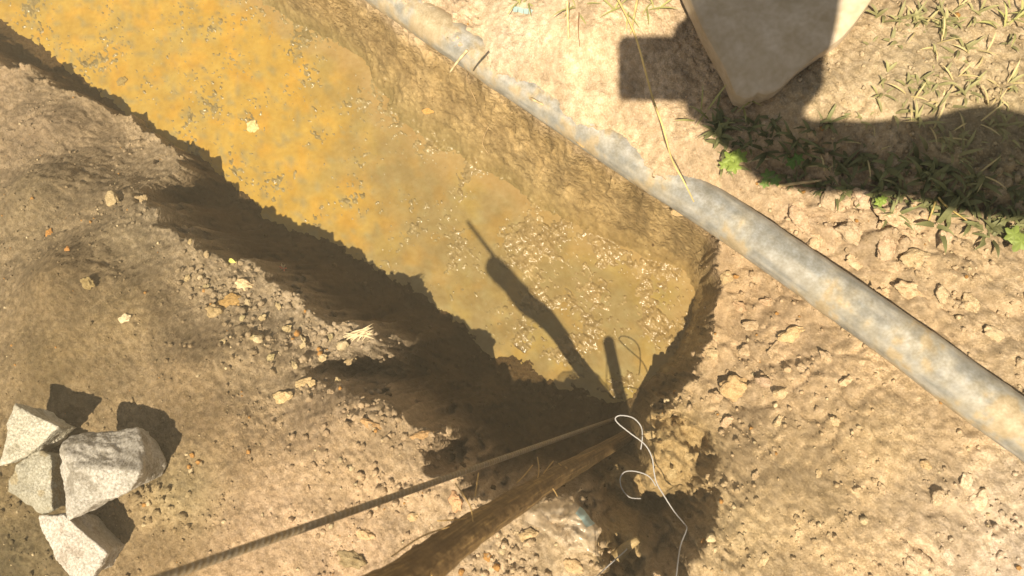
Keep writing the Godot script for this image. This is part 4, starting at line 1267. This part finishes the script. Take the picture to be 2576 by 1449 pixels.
# bones: [from, to, radius from, radius to, colour]
func flesh(st: SurfaceTool, bones: Array, cell: float, k: float) -> void:
	var lo := Vector3.ONE * 1e9
	var hi := -lo
	for b in bones:
		var r: float = maxf(b[2], b[3]) + cell * 3.0 + k
		for e in 2:
			lo = lo.min(b[e] - Vector3.ONE * r)
			hi = hi.max(b[e] + Vector3.ONE * r)
	var nx := int((hi.x - lo.x) / cell) + 2
	var ny := int((hi.y - lo.y) / cell) + 2
	var nz := int((hi.z - lo.z) / cell) + 2
	var f := PackedFloat32Array()
	f.resize(nx * ny * nz)
	f.fill(1.0)
	var who := PackedByteArray()
	who.resize(nx * ny * nz)
	var near := PackedFloat32Array()
	near.resize(nx * ny * nz)
	near.fill(9.0)
	for bi in bones.size():
		var b: Array = bones[bi]
		var a: Vector3 = b[0]
		var ab: Vector3 = b[1] - a
		var len2 := maxf(ab.length_squared(), 1e-9)
		var r := Vector3.ONE * (maxf(b[2], b[3]) + cell * 2.5 + k)
		var p0 := ((a.min(b[1]) - r - lo) / cell).floor()
		var p1 := ((a.max(b[1]) + r - lo) / cell).ceil()
		for z in range(maxi(int(p0.z), 0), mini(int(p1.z), nz - 1) + 1):
			for y in range(maxi(int(p0.y), 0), mini(int(p1.y), ny - 1) + 1):
				for x in range(maxi(int(p0.x), 0), mini(int(p1.x), nx - 1) + 1):
					var p := lo + Vector3(x, y, z) * cell
					var t := clampf((p - a).dot(ab) / len2, 0.0, 1.0)
					var d := (a + ab * t).distance_to(p) - lerpf(b[2], b[3], t)
					var i := (z * ny + y) * nx + x
					f[i] = d if f[i] >= 1.0 else smin(f[i], d, k)
					if d < near[i]:
						near[i] = d
						who[i] = bi
	var vert := {}
	var vs := PackedVector3Array()
	var vc := PackedColorArray()
	var offs := [0, 1, nx, nx + 1, nx * ny, nx * ny + 1, nx * ny + nx, nx * ny + nx + 1]
	for z in nz - 1:
		for y in ny - 1:
			for x in nx - 1:
				var i := (z * ny + y) * nx + x
				var mask := 0
				for c in 8:
					if f[i + offs[c]] < 0.0:
						mask |= 1 << c
				if mask == 0 or mask == 255:
					continue
				var sum := Vector3.ZERO
				var cnt := 0
				for e in [[0, 1], [2, 3], [4, 5], [6, 7], [0, 2], [1, 3], [4, 6], [5, 7], [0, 4], [1, 5], [2, 6], [3, 7]]:
					var s0: float = f[i + offs[e[0]]]
					var s1: float = f[i + offs[e[1]]]
					if (s0 < 0.0) != (s1 < 0.0):
						var t := s0 / (s0 - s1)
						var c0 := Vector3(e[0] & 1, (e[0] >> 1) & 1, e[0] >> 2)
						var c1 := Vector3(e[1] & 1, (e[1] >> 1) & 1, e[1] >> 2)
						sum += c0.lerp(c1, t)
						cnt += 1
				vert[i] = vs.size()
				vs.append(lo + (Vector3(x, y, z) + sum / cnt) * cell)
				vc.append(bones[who[i]][4])
	for z in range(1, nz - 1):
		for y in range(1, ny - 1):
			for x in range(1, nx - 1):
				var i := (z * ny + y) * nx + x
				var s := f[i] < 0.0
				for ax in 3:
					var step: int = [1, nx, nx * ny][ax]
					if (f[i + step] < 0.0) == s:
						continue
					var u: int = [nx, nx * ny, 1][ax]
					var v: int = [nx * ny, 1, nx][ax]
					var q := [i - u - v, i - v, i, i - u]
					if not (vert.has(q[0]) and vert.has(q[1]) and vert.has(q[2]) and vert.has(q[3])):
						continue
					if s:
						q.reverse()
					for e in [0, 1, 2, 0, 2, 3]:
						st.set_color(vc[vert[q[e]]])
						st.add_vertex(vs[vert[q[e]]])

func pc(x: float, y: float, z: float) -> Vector3:
	# metres in the phone's own frame (right, down the picture, away from the lens towards the ground) to the scene
	return CAM + cam_to_world(Vector3(x, y, z))

func build_phone() -> void:
	var root := thing("phone", "dark phone held out over the trench, known in the picture by its rectangular shadow", "phone", CAM)
	var st := start()
	var glass := start()
	var x0 := -0.018
	var x1 := 0.142
	var y0 := -0.025
	var y1 := 0.0515
	var r := 0.009
	var rim := []
	for c in [[x1 - r, y0 + r, -PI / 2], [x1 - r, y1 - r, 0.0], [x0 + r, y1 - r, PI / 2], [x0 + r, y0 + r, PI]]:
		for k in 7:
			var a: float = c[2] + PI / 2 * k / 6.0
			rim.append(Vector2(c[0] + cos(a) * r, c[1] + sin(a) * r))
	var mid := Vector2((x0 + x1) / 2, (y0 + y1) / 2)
	for k in rim.size():
		var a: Vector2 = rim[k]
		var b: Vector2 = rim[(k + 1) % rim.size()]
		var za := -0.004
		var zb := -0.0125
		var f := func(p: Vector2, z: float) -> Vector3: return pc(p.x, p.y, z) - CAM
		tri(st, f.call(mid, za), f.call(b, za), f.call(a, za))
		quad(st, f.call(a, za), f.call(b, za), f.call(b, zb), f.call(a, zb))
		tri(glass, f.call(mid, zb), f.call(a, zb), f.call(b, zb))
	obj("case", done(st, false), M.phone_case, root)
	obj("screen", done(glass, false), M.phone_glass, root)

func hand(st: SurfaceTool, wrist: Vector3, palm: Vector3, side: float, skin: Color) -> void:
	# palm in the phone's frame; the fingers reach across the phone's back, the thumb over its face
	var b := []
	b.append([wrist, palm.lerp(wrist, 0.3), 0.024, 0.026, skin])
	b.append([palm.lerp(wrist, 0.3), palm, 0.026, 0.024, skin])
	var lens_ := [0.030, 0.036, 0.034, 0.026]
	for k in 4:
		var root := palm + cam_to_world(Vector3(-0.030 + k * 0.019, -side * 0.006, 0.004))
		var l: float = lens_[k]
		var j1 := root + cam_to_world(Vector3(-0.004, -side * l, 0.010))
		var j2 := j1 + cam_to_world(Vector3(-0.002, -side * l * 0.62, -0.003))
		var j3 := j2 + cam_to_world(Vector3(0.0, -side * l * 0.45, -0.007))
		b.append([palm, root, 0.016, 0.0105, skin])
		b.append([root, j1, 0.0098, 0.0088, skin])
		b.append([j1, j2, 0.0088, 0.0080, skin])
		b.append([j2, j3, 0.0080, 0.0070, skin])
	var t0 := palm + cam_to_world(Vector3(-0.022, side * 0.004, -0.016))
	var t1 := t0 + cam_to_world(Vector3(-0.022, -side * 0.020, -0.014))
	var t2 := t1 + cam_to_world(Vector3(-0.010, -side * 0.022, 0.004))
	b.append([palm.lerp(wrist, 0.3), t0, 0.018, 0.013, skin])
	b.append([t0, t1, 0.0125, 0.0105, skin])
	b.append([t1, t2, 0.0105, 0.0085, skin])
	flesh(st, b, 0.0042, 0.006)

func build_person() -> void:
	var skin := Color(0.16, 0.085, 0.05)
	var shirt := Color(0.16, 0.20, 0.28)
	var jeans := Color(0.07, 0.075, 0.10)
	var shoe := Color(0.06, 0.045, 0.035)
	var st := start()
	var palm_r := pc(0.105, 0.066, -0.006)
	var palm_l := pc(0.100, -0.040, -0.006)
	var wrist_r := Vector3(0.155, 0.775, 0.115)
	var wrist_l := Vector3(0.135, 0.80, -0.10)
	var el_r := Vector3(0.36, 0.77, 0.125)
	var el_l := Vector3(0.10, 0.88, -0.30)
	var sh_r := Vector3(0.66, 0.86, 0.24)
	var sh_l := Vector3(0.58, 0.88, -0.20)
	var neck := Vector3(0.60, 0.96, 0.0)
	var chest := Vector3(0.70, 0.80, 0.0)
	var hip := Vector3(0.93, 0.42, 0.02)
	var body := [
		[hip + Vector3(0, 0, -0.08), hip + Vector3(0, 0, 0.08), 0.13, 0.13, jeans], [hip, chest, 0.14, 0.15, shirt], [chest + Vector3(0, 0, -0.09), chest + Vector3(0, 0, 0.09), 0.11, 0.11, shirt],
		[sh_r, sh_l, 0.065, 0.065, shirt], [chest, neck, 0.11, 0.06, shirt], [neck, Vector3(0.56, 1.03, 0.0), 0.055, 0.052, skin],
		[Vector3(0.55, 1.10, 0.0), Vector3(0.50, 1.10, 0.0), 0.098, 0.088, skin], [Vector3(0.50, 1.06, 0.0), Vector3(0.455, 1.02, 0.0), 0.07, 0.045, skin], [Vector3(0.425, 1.07, 0.0), Vector3(0.405, 1.05, 0.0), 0.014, 0.017, skin],
		[Vector3(0.55, 1.08, 0.095), Vector3(0.545, 1.11, 0.1), 0.016, 0.02, skin], [Vector3(0.55, 1.08, -0.095), Vector3(0.545, 1.11, -0.1), 0.016, 0.02, skin],
		[sh_r, el_r, 0.062, 0.05, shirt], [el_r, wrist_r.lerp(el_r, 0.2), 0.046, 0.036, shirt], [wrist_r.lerp(el_r, 0.25), wrist_r, 0.03, 0.025, skin], [wrist_r, palm_r, 0.026, 0.025, skin],
		[sh_l, el_l, 0.09, 0.13, shirt], [el_l, wrist_l, 0.14, 0.078, shirt], [wrist_l.lerp(el_l, 0.25), wrist_l, 0.034, 0.026, skin], [wrist_l, palm_l, 0.026, 0.025, skin],  # left sleeve swollen far beyond an arm to widen the cast shadow
		[Vector3(0.165, 0.79, 0.02), Vector3(0.20, 0.87, -0.27), 0.045, 0.07, shirt]]  # extra cloth added only to fill out the shadow on the slab
	for s in [1.0, -1.0]:
		var h := hip + Vector3(0, 0, 0.1 * s)
		var knee := Vector3(0.62, 0.47, 0.20 * s + 0.03)
		var ankle := Vector3(0.80, 0.09, 0.17 * s + 0.03)
		body.append([h, knee, 0.095, 0.068, jeans])
		body.append([knee, ankle, 0.064, 0.046, jeans])
		body.append([ankle + Vector3(0.03, -0.04, 0), ankle + Vector3(-0.13, -0.055, 0.01 * s), 0.045, 0.036, shoe])
	flesh(st, body, 0.013, 0.03)
	hand(st, wrist_r, palm_r, 1.0, skin)
	hand(st, wrist_l, palm_l, -1.0, skin)
	var root := thing("person", "person crouching in a blue grey jacket, holding the phone out with both hands", "person", Vector3(0.8, 0.0, 0.03))
	var o := obj("body", done(st), M.cloth, root)
	o.position = -root.position
	var hs := start()
	var hn := noise(30.0, 3, 97)
	ball(hs, 16, func(dir: Vector3) -> Vector3: return Vector3(0.553, 1.125, 0.0) + dir * Vector3(0.108, 0.098, 0.104) * (1.0 + 0.05 * hn.get_noise_3dv(dir * 2.0)), func(p: Vector3) -> Color: return Color(0.012, 0.01, 0.009))
	o = obj("hair", done(hs), M.cloth, root)
	o.position = -root.position
	for s in [1.0, -1.0]:
		var es := start()
		var e0 := Vector3(0.437, 1.085, 0.033 * s)
		ball(es, 6, func(dir: Vector3) -> Vector3: return e0 + dir * 0.012, func(p: Vector3) -> Color: return Color(0.02, 0.015, 0.012) if p.x < e0.x - 0.009 else Color(0.7, 0.68, 0.64))
		o = obj("eye", done(es), M.cloth, root)
		o.position = -root.position

# ---------------------------------------------------------------- the scene
func _ready() -> void:
	rng.seed = 20240912
	set_lens()
	var cam := Camera3D.new()
	cam.name = "camera"
	cam.transform = Transform3D(cam_basis, CAM)
	cam.fov = rad_to_deg(2.0 * atan(CY / FOCAL))
	cam.near = 0.01
	cam.far = 200.0
	# the phone is focused on the trench, so the nearer bank is a little soft
	var lens := CameraAttributesPhysical.new()
	lens.frustum_focal_length = 12.0 * FOCAL / CY
	lens.frustum_near = 0.01
	lens.frustum_far = 200.0
	lens.frustum_focus_distance = 1.06
	lens.exposure_aperture = 14.0
	cam.attributes = lens
	add_child(cam)
	cam.current = true
	var env := Environment.new()
	var sky := Sky.new()
	var sm := ProceduralSkyMaterial.new()
	sm.sky_top_color = Color(0.50, 0.55, 0.60)
	sm.sky_horizon_color = Color(0.80, 0.74, 0.64)
	sm.sky_curve = 0.2
	sm.ground_bottom_color = Color(0.3, 0.24, 0.17)
	sm.ground_horizon_color = Color(0.6, 0.54, 0.44)
	sm.sun_angle_max = 1.0
	sky.sky_material = sm
	env.background_mode = Environment.BG_SKY
	env.sky = sky
	env.background_energy_multiplier = 0.5
	env.ambient_light_source = Environment.AMBIENT_SOURCE_SKY
	env.tonemap_mode = Environment.TONE_MAPPER_LINEAR
	env.tonemap_exposure = 2.25
	env.fog_enabled = true
	env.fog_density = 0.085
	env.fog_light_color = Color(0.95, 0.90, 0.80)
	env.sdfgi_enabled = true
	env.ssao_enabled = true
	env.ssil_enabled = true
	var we := WorldEnvironment.new()
	we.name = "environment"
	we.environment = env
	add_child(we)
	var sun := DirectionalLight3D.new()
	sun.name = "sun"
	sun.light_color = Color(1.0, 0.93, 0.80)
	sun.light_energy = 1.5
	sun.light_angular_distance = 0.53
	sun.shadow_enabled = true
	# the camera's own shadow falls at this point of the picture: the sun stands right behind it
	var g := slope(1590, 150)
	sun.look_at_from_position(Vector3.ZERO, Vector3(g.x, -1.0, g.y), Vector3.RIGHT)
	add_child(sun)
	materials()
	build_fields()
	build_terrain()
	build_water()
	make_lumps()
	build_pipe()
	build_slab()
	build_rebar()
	build_pole()
	build_rocks()
	build_stake()
	build_bag()
	build_phone()
	build_person()
	build_lumps()
	build_plants()
	build_strings()
	build_crumbs()
